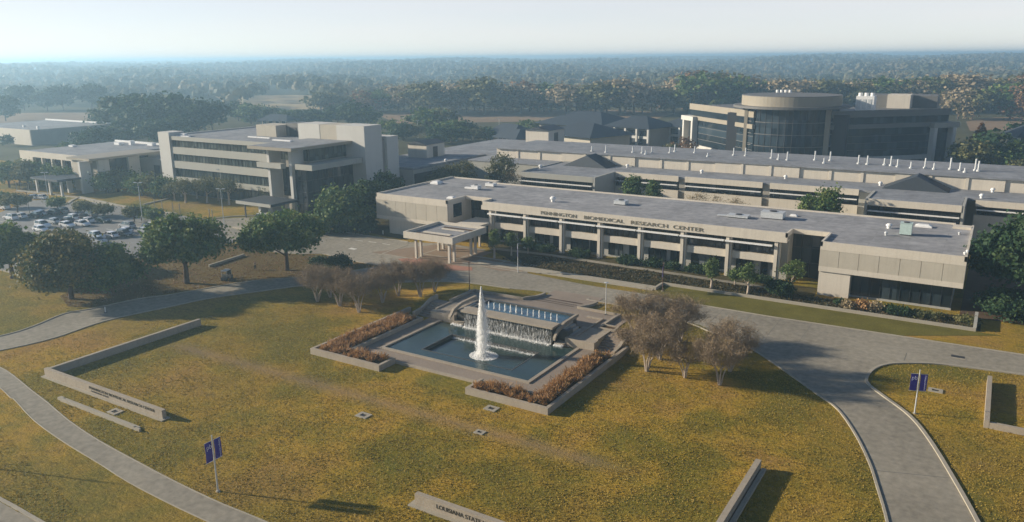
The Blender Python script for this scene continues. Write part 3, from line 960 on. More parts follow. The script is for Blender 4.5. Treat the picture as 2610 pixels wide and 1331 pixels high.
# terrace behind (one sheet following the rise)
def gridsheet(name, polys, mat, dz, step=1.0):
    mb = MB()
    for x0, x1, y0, y1 in polys:
        nx, ny = max(1, round((x1 - x0) / step)), max(1, round((y1 - y0) / step))
        vs = [(x0 + (x1 - x0) * i / nx, y0 + (y1 - y0) * j / ny) for j in range(ny + 1) for i in range(nx + 1)]
        mb.add([(x, y, gz(x, y) + dz) for x, y in vs], [(j * (nx + 1) + i, j * (nx + 1) + i + 1, (j + 1) * (nx + 1) + i + 1, (j + 1) * (nx + 1) + i) for j in range(ny) for i in range(nx)])
    return struct(mb.build(name, mat))
gridsheet('terrace', [(-73.0, -44.4, 98.3, 106.2), (-63.6, -54.0, 106.2, 116.6)], M['paver'], .06)
gridsheet('terrace_band', [(-63.0, -55.2, 107.4, 107.9), (-62.4, -55.6, 109.3, 109.8), (-62.4, -55.6, 111.3, 111.9)], M['mulch'], .075)
def lowwall(label, pts, w=.42, h=.45):
    t = thing('low_wall', label, 'wall', (pts[0][0], pts[0][1], gz(*pts[0])))
    pp = []
    for i in range(len(pts) - 1):
        a, b = Vector(pts[i]), Vector(pts[i + 1])
        n = max(1, int((b - a).length))
        pp += [tuple(a.lerp(b, k / n)) for k in range(n)]
    pp.append(pts[-1])
    MB().path(pp, w, -.1, h).build('wall', M['stone'], t)
    return t
lowwall('low stone wall enclosing the terrace behind the jet on its left', [(-73.3, 98.6), (-73.3, 105.7), (-63.8, 105.9), (-63.8, 113.4)])
lowwall('low stone wall enclosing the grass panel right of the terrace', [(-53.8, 113.4), (-53.8, 106.5), (-46.4, 106.3), (-46.4, 100.6)])
t = thing('planter_box', 'small square stone planter by the right end of the terrace', 'planter', (-45.4, 99.9, 1.2))
b = MB()
for q in ((-46.6, -43.9, 98.7, 99.0), (-46.6, -43.9, 100.3, 100.55), (-46.6, -46.3, 99.01, 100.29), (-44.2, -43.9, 99.01, 100.29)):
    b.box(q[0], q[1], q[2], q[3], .8, 1.62)
b.build('wall', M['stone'], t)
MB().box(-46.29, -44.21, 99.01, 100.29, .8, 1.45).build('soil', M['mulch'], t)
# planters with dry ornamental grass
def grass_tufts(name, rects, n, label, z=.55):
    C_, U_, V_ = [], [], []
    A = [abs((r[1] - r[0]) * (r[3] - r[2])) for r in rects]
    for r, ar in zip(rects, A):
        for _ in range(int(n * ar / sum(A))):
            x, y = random.uniform(r[0], r[1]), random.uniform(r[2], r[3])
            k = 46
            h = random.uniform(.45, 1.05)
            d = unit(k); d[:, 2] = np.abs(d[:, 2]) + .7
            d /= np.linalg.norm(d, axis=1)[:, None]
            L = h * rng.uniform(.5, 1.1, k)[:, None]
            C_.append(np.array([x, y, z]) + d * L * rng.uniform(.5, .9, (k, 1)))
            sd = np.cross(d, unit(k)); sd /= np.linalg.norm(sd, axis=1)[:, None]
            U_.append(sd * .03)
            V_.append(d * L * .45)
    o = quads(name, np.concatenate(C_), np.concatenate(U_), np.concatenate(V_), M['leaf_gold'])
    return tag(o, label, 'grass', kind='stuff')
def planter(label, boxes, soils):
    t = thing('planter', label, 'planter', (boxes[0][0], boxes[0][2], 0))
    for b in boxes:
        MB().box(*b).build('wall', M['stone'], t)
    for b in soils:
        MB().box(*b).build('soil', M['mulch'], t)
planter('angled stone planter of dry grass left of the pool', [(-78.35, -65.75, 72.35, 72.8, 0, .85), (-78.35, -77.9, 72.82, 94.2, 0, .85), (-66.2, -65.75, 72.82, 75.75, 0, .85), (-73.6, -66.22, 75.35, 75.75, 0, .8), (-73.6, -73.15, 75.77, 91.2, 0, .8), (-77.88, -73.62, 90.8, 91.2, 0, .8)],
        [(-77.88, -66.22, 72.82, 75.33, 0, .55), (-77.88, -73.62, 75.35, 90.78, 0, .55)])
planter('angled stone planter of dry grass right of the pool', [(-51.9, -40.3, 72.35, 72.8, 0, .85), (-40.75, -40.3, 72.82, 95.6, 0, .85), (-51.9, -51.45, 72.82, 75.75, 0, .85), (-51.43, -44.05, 75.35, 75.75, 0, .8), (-43.95, -43.7, 75.35, 92.2, 0, .55)],
        [(-51.43, -40.77, 72.82, 75.33, 0, .55), (-43.68, -40.77, 75.35, 91.5, 0, .55)])
grass_tufts('ornamental_grass', [(-77.5, -66.6, 73.1, 75.0), (-77.5, -74.0, 75.0, 90.5)], 230, 'brown dry ornamental grass filling the left planter')
grass_tufts('ornamental_grass', [(-51.1, -44.0, 73.1, 75.0), (-43.3, -41.1, 73.1, 91.0)], 230, 'orange brown dry ornamental grass filling the right planter')
# ---------------------------------------------------------------- buildings
def part(root, name, mat, *boxes):
    mb = MB()
    for b in boxes:
        mb.box(*b)
    return mb.build(name, M[mat] if isinstance(mat, str) else mat, root)
def window(root, x0, x1, y, z0, z1, n, glass='glass', rows=1, d=.12, mw=.06, frame='dark', side='y'):
    """a glazed opening facing -Y (or +X with side='x', where y is the x plane and x0..x1 run along Y): pane sheet and mullion bars in one mesh"""
    mb = MB()
    bars = []
    if side == 'y':
        mb.box(x0, x1, y, y + .08, z0, z1, 0)
        for k in range(n + 1):
            c = x0 + (x1 - x0) * k / n
            c = min(max(c, x0 + mw / 2), x1 - mw / 2)
            mb.box(c - mw / 2, c + mw / 2, y - d, y - .003, z0, z1, 1)
        for k in range(1, rows):
            c = z0 + (z1 - z0) * k / rows
            mb.box(x0, x1, y - d * .6, y - .004, c - mw / 2, c + mw / 2, 1)
    else:
        mb.box(y - .08, y, x0, x1, z0, z1, 0)
        for k in range(n + 1):
            c = x0 + (x1 - x0) * k / n
            c = min(max(c, x0 + mw / 2), x1 - mw / 2)
            mb.box(y + .003, y + d, c - mw / 2, c + mw / 2, z0, z1, 1)
        for k in range(1, rows):
            c = z0 + (z1 - z0) * k / rows
            mb.box(y + .004, y + d * .6, x0, x1, c - mw / 2, c + mw / 2, 1)
    return mb.build('window', [M[glass], M[frame]], root)

# ---- main research building
t = MAIN = thing('research_building', 'long two storey cream concrete building with a flat grey roof and lettered fascia', 'building', (-62.5, 150, 0))
RZ = 9.05
fp = [(-123.2, 137.7), (-102.4, 137.7), (-102.4, 144.9), (-95.3, 144.9), (-95.3, 140.65), (-29.8, 140.65), (-29.8, 144.9), (-23.5, 144.9), (-23.5, 137.0), (-1.9, 137.0), (-1.9, 164.0), (-4.9, 164.0), (-4.9, 165.3), (-108.0, 165.3), (-108.0, 168.3), (-121.0, 168.3), (-123.2, 168.3)]
def inset(poly, d):
    out = []
    for i, p in enumerate(poly):
        a, b, c = Vector(poly[i - 1]), Vector(p), Vector(poly[(i + 1) % len(poly)])
        u, v = (b - a).normalized(), (c - b).normalized()
        n1, n2 = Vector((-u.y, u.x)), Vector((-v.y, v.x))
        s_ = n1 if (n1 - n2).length < .01 else n1 + n2
        out.append((b.x + s_.x * d, b.y + s_.y * d))
    return out
rf = MB().prism(inset(fp, .2), RZ - .4, RZ)
rf.build('roof', M['roof'], t)
# parapet: coping ring following the outline
pp = MB()
pts = fp + [fp[0]]
for i in range(len(fp)):
    a, b = Vector(fp[i]), Vector(fp[(i + 1) % len(fp)])
    d = (b - a).normalized()
    nrm = Vector((-d.y, d.x))
    ht = 9.42 if not (a.y > 160 and b.y > 160) else 9.32
    q = [a, b, b + nrm * .35, a + nrm * .35]
    pp.prism([tuple(v) for v in q], RZ - .45, ht + .001 * (i % 5))
pp.build('parapet', M['cream'], t)
# end blocks: bands of cream above and below a tan panel
for nm, x0, x1, y0, zl, lx0, lx1 in (('left', -123.2, -102.4, 137.7, 3.4, -119.9, -102.5), ('right', -23.5, -1.9, 137.0, 4.25, -23.45, -3.2)):
    part(t, 'wall', 'cream', (x0, x1, y0, y0 + .4, 7.95, 8.6), (x0, x1, y0, y0 + .4, zl, zl + .85))
    pn = MB()
    k = 7
    for i in range(k):
        a = x0 + (x1 - x0) * i / k
        pn.box(a + (.03 if i else 0), x0 + (x1 - x0) * (i + 1) / k - (.03 if i < k - 1 else 0), y0 + .04, y0 + .38, zl + .85, 7.95)
    pn.build('panel', M['tan'], t)
    part(t, 'wall', 'cream', (x0 + .02, x1 - .02, y0 + .41, 164.9, zl + .01, 8.55))
part(t, 'wall', 'cream', (-119.9, -102.6, 138.3, 164, -.3, 3.4))
part(t, 'wall', 'cream', (-23.4, -18.4, 137.25, 164, -.3, 4.25))
window(t, -18.35, -3.3, 138.9, .35, 4.2, 10, 'glass_low', 1, .12)
part(t, 'wall', 'grey_con', (-18.35, -3.2, 138.7, 139.2, -.3, .33))
part(t, 'wall', 'grey_con', (-18.35, -3.3, 139.0, 164, -.3, 4.2))
window(t, 140, 143.2, -102.36, 5.2, 8.2, 1, 'glass', 1, .02, side='x')
# recessed entrances of dark glass
for x0, x1 in ((-102.35, -95.0), (-30.2, -23.55)):
    window(t, x0, x1, 147.2, .05, 8.5, 4, 'glass', 3, .14, .12)
    part(t, 'wall', 'grey_con', (x0, x1, 147.35, 164.5, -.2, 8.5))
# middle: columns, spandrels, windows, sunshades
CX = [-93.15 + 8.78 * k for k in range(8)]
part(t, 'fascia', 'cream', (-95.28, -29.82, 140.66, 141.6, 7.62, 8.62))
part(t, 'soffit', 'cream', (-95.2, -29.9, 141.61, 143.4, 7.64, 7.8))
part(t, 'wall', 'grey_con', (-95, -30.1, 143.6, 164.6, 0, 8.5))
for k, x in enumerate(CX):
    part(t, 'column', 'cream', (x - .3, x + .3, 140.95, 141.75, -.3, 7.61))
    part(t, 'column_rib', 'cream', (x + .42, x + .72, 141.2, 141.78, -.3, 7.6))
for k in range(7):
    x0, x1 = CX[k] + .74, CX[k + 1] - .32
    part(t, 'spandrel', 'cream', (x0, x1, 141.62, 142.3, 3.5, 4.82))
    window(t, x0, x1, 142.45, 4.83, 7.6, 6, 'glass', 1, .14)
    part(t, 'sunshade', 'whitepaint', (CX[k] - .35, CX[k + 1] - .6, 140.35, 140.9, 6.72, 6.98))
    part(t, 'floor_edge', 'grey_con', (x0, x1, 142.31, 143.58, 3.3, 3.45))
    window(t, x0 + .4, x0 + 3.6 + (k % 3) * .5, 143.45, .5, 3.0, 3, 'glass_low', 1, .1)
    window(t, x0 + 5.0, x1 - .3, 143.45, .5, 3.0, 2, 'glass_low', 1, .1)
for wd, x0, x1 in (('PENNINGTON', -80.1, -71.75), ('BIOMEDICAL', -70.0, -61.2), ('RESEARCH', -59.7, -52.1), ('CENTER', -51.0, -45.0)):
    lettering(wd, x1 - x0, .72, M['fascia_letter'], 'letters', t, (x0, 140.62, 8.0), .08)
part(t, 'roof_hatch', 'cream', (-5.2, -2.3, 161.0, 162.6, 9.06, 9.5))
# things on the roof
def roof_unit(zn, x, y, label, w, d, h, mat='metal', kind='unit', z=RZ, duct=False, yaw=0):
    p = gp(zn, x, y, z)
    r = thing('rooftop_unit', label, 'rooftop unit', (p.x, p.y, z), yaw)
    L = lambda mb, nm, m: setattr(mb.build(nm, M[m]), 'parent', r)
    if kind == 'unit':
        mb = MB().box(-w / 2, w / 2, -d / 2, d / 2, .18, h)
        mb.box(-w / 2 - .05, w / 2 + .05, -d / 2 - .05, d / 2 + .05, h + .002, h + .08)
        L(mb, 'housing', mat)
        L(MB().box(-w / 2 + .1, w / 2 - .1, -d / 2 + .1, d / 2 - .1, 0, .18), 'base_frame', 'dark')
        L(MB().ring(0, 0, min(w, d) * .3, h + .09, h + .2, n=16), 'fan', 'dark')
        if duct:
            L(MB().box(-w / 2 - 2.2, -w / 2 - .01, -d * .25, d * .25, .1, h * .45), 'duct', mat)
    elif kind == 'vent':
        L(MB().tube([(0, 0, 0), (0, 0, h * .5)], w * .32, 12), 'stem', mat)
        L(MB().tube([(0, 0, h * .5), (0, 0, h * .7), (0, 0, h)], [w * .5, w * .52, w * .25], 14), 'hood', mat)
    elif kind == 'skylight':
        L(MB().box(-w / 2, w / 2, -d / 2, d / 2, 0, h * .5), 'kerb', mat)
        mb = MB()
        mb.add([(-w / 2, -d / 2, h * .5), (w / 2, -d / 2, h * .5), (w / 2, d / 2, h * .5), (-w / 2, d / 2, h * .5), (-w * .3, -d * .3, h), (w * .3, -d * .3, h), (w * .3, d * .3, h), (-w * .3, d * .3, h)],
               [(0, 1, 5, 4), (1, 2, 6, 5), (2, 3, 7, 6), (3, 0, 4, 7), (4, 5, 6, 7)])
        L(mb, 'dome', 'whitepaint')
    return r
RU = [('Z3', 600, 472, 'low pale skylight near the back left corner of the main roof', 2.4, 2.4, .7, 'whitepaint', 'skylight'),
      ('Z3', 970, 528, 'white exhaust unit with side duct on the left of the main roof', 1.9, 1.6, 1.0, 'whitepaint', 'unit'),
      ('Z3', 1110, 500, 'flat white box unit near the back parapet of the main roof, left half', 2.4, 1.6, .8, 'whitepaint', 'unit'),
      ('Z3', 740, 612, 'small low pale skylight at the corner beside the left recess', 1.8, 1.5, .5, 'whitepaint', 'skylight'),
      ('Z3', 1690, 642, 'single round white mushroom vent on the middle of the main roof', 1.3, 1.3, 1.2, 'whitepaint', 'vent'),
      ('Z3', 2330, 668, 'dull grey box unit behind the lettered fascia', 2.6, 2.0, .9, 'metal', 'unit'),
      ('Z4', 1225, 458, 'low grey duct unit with a tall fin on the main roof', 4.0, 2.2, .5, 'metal', 'unit'),
      ('Z4', 1545, 466, 'large grey air handler on the right half of the main roof', 4.2, 2.4, 1.3, 'metal', 'unit'),
      ('Z4', 1740, 445, 'small white roof hatch right of the large grey air handler', 1.4, 1.0, .35, 'whitepaint', 'skylight'),
      ('Z5', 1230, 398, 'round white vent hood left of the pale green cooling unit', 1.1, 1.1, .9, 'whitepaint', 'vent'),
      ('Z5', 1395, 462, 'tall pale green cooling unit on the right end of the main roof', 1.9, 1.6, 2.1, 'palegreen', 'unit'),
      ('Z5', 1200, 468, 'tiny grey pipe vent in front of the pale green cooling unit', .6, .6, .7, 'metal', 'vent'),
      ('Z5', 1575, 384, 'low white rectangular skylight near the back right parapet', 2.8, 1.5, .5, 'whitepaint', 'skylight'),
      ('Z5', 1930, 462, 'small dark pipe vent by the right parapet', .5, .5, .5, 'metal', 'vent')]
M['palegreen'] = plain('pale green metal', (.42, .52, .48), .5)
for a in RU:
    roof_unit(a[0], a[1], a[2], a[3], a[4], a[5], a[6], a[7], a[8], duct='duct' in a[3])
for k, (x, y) in enumerate(((2010, 640), (1985, 660))):
    p = gp('Z5', x, y, 9.45)
    roof_unit('Z5', x, y, ['small white floodlight at the right front roof corner', 'smaller white floodlight at the right front roof corner, on the front edge'][k], .5, .5, .45, 'whitepaint', 'vent', 9.43)

# ---- canopy
t = thing('entrance_canopy', 'square flat roofed cream canopy on paired columns over the drive', 'canopy', (-95.9, 128, 0))
part(t, 'roof', 'roof', (-101.8, -89.9, 122.3, 133.7, 4.55, 4.95))
part(t, 'fascia', 'cream', (-102.1, -89.6, 121.9, 122.28, 4.15, 5.5), (-102.1, -89.6, 133.72, 134.1, 4.15, 5.5), (-102.1, -101.72, 122.29, 133.71, 4.15, 5.5), (-89.98, -89.6, 122.29, 133.71, 4.15, 5.5))
part(t, 'soffit', 'cream', (-101.7, -90.0, 122.3, 133.7, 4.16, 4.5))
part(t, 'roof_panel', 'cream', (-99.5, -92.6, 125.2, 125.9, 4.96, 5.15))
part(t, 'roof_panel', 'cream', (-98.0, -92.2, 129.6, 130.0, 4.96, 5.15))
part(t, 'roof_duct', 'mulch', (-100.5, -92, 124.0, 124.4, 4.96, 5.1))
part(t, 'roof_duct', 'mulch', (-98.5, -91, 131.0, 131.5, 4.96, 5.12))
for x in (-99.4, -90.95):
    for y in (122.6, 124.2, 130.2, 131.8):
        part(t, 'column', 'cream', (x - .22, x + .22, y - .22, y + .22, 0, 4.15))
part(t, 'link_roof', 'cream', (-99.6, -93.4, 134.12, 144.8, 4.2, 4.75))
for y in (137.5, 141.5):
    part(t, 'column', 'cream', (-93.9, -93.5, y - .2, y + .2, 0, 4.2))

# ---- rear laboratory wing seen over the roof: flat blocks, ribbon windows, clerestory bar
t = thing('laboratory_building', 'low cream building behind the main roof with ribbon windows and a raised clerestory bar', 'building', (-60, 205, 0))
part(t, 'roof', 'roof2', (-112.0, 24, 197.0, 209.8, 8.7, 9.2), (-111.6, -89.3, 184.2, 196.98, 8.7, 9.2), (-22.7, -4.9, 184.9, 196.98, 8.7, 9.2))
def ribbon(x0, x1, y, z0=5.6, z1=8.0, wh=True):
    part(t, 'fascia', 'bandgrey' if x1 < -88 else 'cream', (x0, x1, y, y + .5, z1, 9.42))
    part(t, 'wall', 'cream', (x0, x1, y + .1, y + .6, -.2, z0))
    window(t, x0 + .4, x1 - .4, y + .9, z0, z1, max(3, int((x1 - x0) / 1.6)), 'glass', 1, .1)
    part(t, 'sunshade', 'whitepaint', (x0 + .2, x1 - .2, y - .55, y - .05, (z0 + z1) / 2 + .15, (z0 + z1) / 2 + .38))
ribbon(-111.8, -89.2, 184.0)
for x0, x1 in ((-88.4, -70.4), (-68.6, -48.6), (-46.8, -26.4)):
    ribbon(x0, x1, 196.4)
ribbon(-22.8, -4.8, 184.6, 5.2, 8.0)
ribbon(-2.6, 23, 193.5, 6.2, 8.1)
for x in (-69.5, -47.7):
    part(t, 'recess', 'greywall', (x - .9, x + .9, 197.2, 198, 0, 9.0))
for b in ((-89.2, -88.6, 184.05, 197, 0, 9.4), (-23.4, -22.82, 184.7, 197, 0, 9.38), (-4.79, -4.3, 184.7, 197, 0, 9.38), (-26.38, -23.42, 197.3, 197.6, 0, 9.0), (-111.9, -111.5, 184.52, 209, 0, 9.42)):
    part(t, 'wall', 'grey_con', b)
part(t, 'parapet', 'bandgrey', (-111.49, -89.21, 209.4, 209.75, 9.21, 9.5))
CB = [(-136, -112.4), (-112.4, -88.4), (-88.4, -65), (-65, -42.8), (-42.8, -20.4), (-20.4, 2.5), (2.5, 26)]
for i, (x0, x1) in enumerate(CB):
    o = .35 * (i % 2)
    part(t, 'clerestory', 'cream', (x0 + .02, x1 - .02, 210.2 - o, 212, 8.9, 12.0))
    for k in range(1, 3):
        x = x0 + (x1 - x0) * k / 3
        part(t, 'pilaster', 'cream', (x - .35, x + .35, 210.0 - o, 210.19 - o, 9.2, 11.95))
part(t, 'clerestory_roof', 'roof2', (-136.1, 26.1, 209.5, 236, 12.02, 12.25))
part(t, 'wall', 'cream', (-136, 26, 212.02, 235.8, 0, 12.0))
for k, (x, zz) in enumerate(((-100.8, 0), (-15.2, 0))):
    mb = MB()
    mb.add([(x - 7, 202.2, 9.21), (x + 7, 202.2, 9.21), (x + 7, 209.7, 9.21), (x - 7, 209.7, 9.21), (x, 203.5, 12.4), (x, 209.7, 12.4)], [(0, 1, 4), (1, 2, 5, 4), (2, 3, 5), (3, 0, 4, 5)])
    mb.build('skylight_roof', M['darkroof'], t)
LAB = t
# left part of the complex
part(t, 'wall', 'grey_con', (-166, -143.5, 177.0, 258, 0, 8.6), (-143.45, -112.5, 224, 258, 0, 8.6))
part(t, 'wall', 'dark', (-143.44, -143.3, 177.4, 200, .3, 7.4))  # dark sheet that paints the shade on the block's right face
part(t, 'roof', 'roof2', (-166.4, -143.1, 176.6, 258.4, 8.62, 9.3), (-143.05, -112.3, 214, 258.4, 8.62, 9.28))
part(t, 'wall', 'bandgrey', (-140, -112.6, 200.2, 214, 0, 9.0))
part(t, 'roof', 'roof2', (-140.2, -112.4, 200, 213.9, 9.02, 9.3))
def shed(zn, x, y, w, d, h, label, z=9.3):
    p = gp(zn, x, y, z)
    r = thing('roof_shed', label, 'shed', (p.x, p.y, z))
    for nm, m, mb in (('wall', M['cream'], MB().box(0, w, 0, d, 0, h)), ('door', M['dark'], MB().box(w + .004, w + .08, d * .35, d * .6, 0, h * .8))):
        setattr(mb.build(nm, m), 'parent', r)
    mb = MB().add([(-.4, -.4, h + .01), (w + .4, -.4, h + .01), (w + .4, d + .4, h + .01), (-.4, d + .4, h + .01), (w / 2, -.4, h + w * .14), (w / 2, d + .4, h + w * .14)], [(0, 1, 4), (2, 3, 5), (1, 2, 5, 4), (3, 0, 4, 5), (3, 2, 1, 0)])
    setattr(mb.build('roof', M['darkroof']), 'parent', r)
shed('Z7', 292, 548, 7.5, 9.5, 4.2, 'small gabled shed with a dark door on the flat roof left of the clerestory')
shed('Z7', 1256, 440, 9.5, 12, 5.0, 'gabled cream penthouse behind the left end of the clerestory')
part(t, 'wall', 'white_wall', (-152, -140, 256, 256.6, 9.31, 11.0))
# white vent pipes standing along the clerestory roof
vp = [(25, 600, 1.0), (65, 590, 1.2), (228, 600, 1.1), (335, 630, .6), (548, 620, 1.2), (645, 625, 1.3), (858, 645, 1.4), (915, 655, .9), (988, 660, 1.3), (1215, 660, 1.4), (1290, 685, .8), (1340, 665, 1.4), (1573, 690, 1.3),
      (1645, 695, 1.3), (1785, 700, 1.0), (1838, 705, 1.4), (1893, 715, 1.1), (2003, 725, .9), (2118, 725, 1.4), (2192, 735, .9), (2326, 735, 1.6), (2405, 745, 1.1), (2446, 760, .6), (2530, 745, 1.6), (2556, 750, 1.4)]
vz7 = [(1800, 490, .9), (1915, 500, 1.2), (2135, 500, 1.0), (2212, 505, 1.1), (2240, 515, .7), (2290, 505, 1.0)]
vpx = sorted([px('Z6', a, b) + (h,) for a, b, h in vp] + [px('Z7', a, b) + (h,) for a, b, h in vz7])
for k, (x, y, h) in enumerate(vpx):
    p = G(x, y + 4, 12.25)
    yy = min(max(p.y, 213), 233)
    d = ray(x, y); q = CAM + d * (yy / d.y)
    r = thing('vent_pipe', 'white vent pipe on the clerestory roof, %s from the left' % nth(k), 'vent pipe', (q.x, yy, 12.25), group='white vent pipes on the clerestory roof')
    hh = h * 1.8
    setattr(MB().tube([(0, 0, 0), (0, 0, hh)], .2, 10).build('pipe', M['metal']), 'parent', r)
    setattr(MB().tube([(0, 0, -.0), (0, 0, .35)], .45, 10).build('base', M['metal']), 'parent', r)
for k, (zn, x, y) in enumerate((('Z6', 285, 780), ('Z6', 972, 825), ('Z6', 1750, 880), ('Z5', 2260, 40), ('Z5', 2150, 100), ('Z7', 2090, 635), ('Z7', 1375, 640), ('Z7', 600, 590))):
    roof_unit(zn, x, y, ['small white vent on the rear flat roof, left of centre', 'small white vent on the rear flat roof above the second ribbon window', 'small white vent beside the right dark pyramid skylight', 'white vent hood on the rear roof by the right edge',
                          'white fan unit on the rear roof behind the dark right tree', 'small white vent right of the left dark pyramid skylight', 'low vent box left of the left dark pyramid skylight', 'white vent at the edge of the far left flat roof'][k], 1.0, 1.0, 1.0, 'whitepaint', 'vent', 9.22)

# ---- four storey building on the left
t = thing('office_building', 'four storey pale banded office building with white fin pillars and a tall blank tower', 'building', (-180, 160, 0))
part(t, 'pillar', 'white_wall', (-220.2, -214.9, 148.7, 154, 0, 18.8))
part(t, 'wall', 'white_wall', (-220.1, -219.6, 154.02, 190, 0, 17.7))
Yf = 149.0
for z0, z1, m in ((16.6, 17.75, 'bandgrey'), (12.45, 14.5, 'bandgrey'), (8.1, 10.25, 'bandgrey'), (3.9, 5.4, 'bandgrey')):
    part(t, 'band', m, (-214.88, -167.5, Yf, Yf + .6, z0, z1))
for z0, z1 in ((14.5, 16.6), (10.25, 12.45), (5.4, 8.1), (.2, 3.9)):
    window(t, -214.88, -166.5, Yf + .75, z0, z1, 33, 'glass_strip', 1, .1, .07)
part(t, 'roof', 'roof2', (-219.58, -168.02, Yf + .61, 191, 16.8, 17.3))
part(t, 'parapet', 'bandgrey', (-219.58, -168.1, 190.6, 191, 17.31, 17.7))
part(t, 'wall', 'greywall', (-214, -168, Yf + .95, 190, 0, 16.78))
part(t, 'roof_overhang', 'fascia_lit', (-168.0, -151.6, 138.8, 160.9, 17.4, 18.15))
part(t, 'roof', 'roof2', (-167.6, -152.0, 139.2, 160.5, 18.152, 18.2))
window(t, -166.3, -154.3, 147.0, 13.9, 17.38, 8, 'glass_strip', 1, .1)
window(t, 147.1, 160.9, -154.0, 13.9, 17.38, 8, 'glass_strip', 1, .1, side='x')
part(t, 'wall', 'greywall', (-166.4, -154.2, 147.2, 165, 0, 17.36))
window(t, 143.7, 160.9, -151.9, .2, 12.3, 9, 'glass', 4, .12, .08, side='x')
window(t, -157.3, -151.95, 143.6, .2, 12.3, 3, 'glass', 4, .12, .08)
part(t, 'wall', 'greywall', (-157.3, -152.05, 143.8, 160.9, .1, 12.25))
part(t, 'ledge', 'bandgrey', (-154.0, -147.9, 141.9, 143.55, 12.4, 13.8), (-151.0, -147.9, 143.56, 160.85, 12.4, 13.8))
part(t, 'ledge', 'greywall', (-153.98, -151.02, 143.57, 160.8, 12.42, 13.6))
part(t, 'ledge', 'bandgrey', (-167.0, -157.8, 140.6, 142.2, 12.4, 13.75))
part(t, 'pillar', 'white_wall', (-157.0, -156.0, 142.6, 147.4, 0, 17.38))
part(t, 'pillar', 'white_wall', (-163.8, -162.9, 141.4, 145.4, 0, 17.38))
part(t, 'pillar', 'white_wall', (-167.4, -165.4, 146.4, 148.9, 0, 17.38))
window(t, -162.8, -157.4, 145.6, 4.4, 12.2, 3, 'glass', 3, .1)
part(t, 'tower_wall', 'white_wall', (-172.2, -163.7, 161, 168.1, 0, 22.2), (-157.2, -147.0, 161, 168.1, 0, 22.25))
part(t, 'tower_panel', 'tan', (-163.69, -157.21, 161.06, 168.05, 0, 22.15))
part(t, 'tower_wall', 'white_wall', (-153.5, -147.1, 170.2, 175.2, 0, 18.6))
part(t, 'tower_wall', 'greywall', (-160, -148.0, 168.11, 175.1, 0, 17.9))
part(t, 'penthouse', 'tan', (-194.7, -186.0, 165, 172, 17.31, 20.7))
part(t, 'penthouse', 'fascia', (-185.98, -172.3, 169, 175, 17.31, 21.2))
part(t, 'penthouse_door', 'dark', (-184.5, -181.5, 168.9, 168.98, 17.4, 20.0))
for b in ((-214, -208, 150.6, 151.4, 17.31, 17.8), (-193.5, -184, 160.5, 161.0, 17.31, 17.6), (-172, -165, 151, 152, 18.21, 18.5)):
    part(t, 'roof_curb', 'whitepaint', b)
for k, (x, y) in enumerate(((-213, 152.5), (-205, 176), (-200, 188), (-192, 188.5))):
    r = thing('rooftop_unit', ['white box at the left front corner of the office roof', 'small grey vent in the middle of the office roof', 'white strip unit at the back of the office roof', 'longer white strip unit at the back of the office roof'][k], 'rooftop unit', (x, y, 17.3))
    w = (2.2, .6, 2.5, 4)[k]
    setattr(MB().box(-w / 2, w / 2, -.5, .5, .12, .95).box(-w / 2 - .06, w / 2 + .06, -.56, .56, .952, 1.02).build('housing', M['whitepaint']), 'parent', r)
    setattr(MB().box(-w / 2 + .1, w / 2 - .1, -.4, .4, 0, .12).build('base_frame', M['dark']), 'parent', r)
part(t, 'porch_roof', 'darkroof', (-166, -153.2, 132.2, 141.3, 4.1, 4.75))
part(t, 'porch_edge', 'bandgrey', (-166.1, -153.1, 132.0, 132.19, 4.0, 4.8))
part(t, 'porch_pier', 'white_wall', (-158.8, -158.0, 133, 135.5, 0, 4.1))
part(t, 'porch_pier', 'dark', (-165.4, -165.1, 134, 134.3, 0, 4.1))
part(t, 'porch_pier', 'greywall', (-156.4, -154.6, 134, 138, 0, 4.1))

# ---- low building far left
t = thing('low_building', 'low pale building at far left with a wide overhanging roof and square bays', 'building', (-262, 150, 0))
part(t, 'wall', 'cream', (-289, -246, 141.4, 141.9, 8.4, 10.3), (-289, -281, 141.41, 142.5, 0, 8.4))
for k in range(6):
    x = -281 + k * 6.0
    part(t, 'pier', 'cream', (x - .35, x + .35, 141.3, 142.3, 0, 8.4))
    if k < 5:
        window(t, x + .35, x + 5.65, 143.6, .3, 8.3, 4, 'glass', 2, .1)
part(t, 'wall', 'greywall', (-289, -244, 143.8, 176, 0, 9.6))
part(t, 'roof', 'roof2', (-289, -251.6, 141.92, 179, 9.62, 10.0))
part(t, 'parapet', 'whitepaint', (-289, -249, 176.6, 177.2, 10.01, 10.7))
part(t, 'roof_overhang', 'fascia_lit', (-251.5, -238.9, 136.8, 162, 9.9, 10.6))
for a in ((-241.6, -240.6, 134.6, 138.0), (-241.6, -240.6, 140.6, 144.2), (-247.0, -246.2, 133.2, 134.6)):
    part(t, 'pillar', 'white_wall', (a[0], a[1], a[2], a[3], 0, 9.88 if a[0] > -246 else 5.2))
part(t, 'pillar', 'white_wall', (-243.5, -242.5, 152, 156, 0, 9.88))
part(t, 'wall', 'tan', (-250, -244.2, 137.6, 138.4, 0, 9.88))
window(t, 144, 160, -243.95, .4, 9.4, 7, 'glass', 3, .1, side='x')
part(t, 'wall', 'greywall', (-243.9, -229, 157, 175, 0, 8.6))
part(t, 'doorway', 'dark', (-236.5, -233.5, 156.85, 156.95, 2.0, 6.6))
part(t, 'porch_roof', 'darkroof', (-256, -240.8, 127.2, 138.6, 4.6, 5.2))
for x, y in ((-255, 128), (-247.6, 128), (-242, 128.4)):
    part(t, 'porch_pier', 'white_wall', (x, x + .6, y, y + .6, 0, 4.6))
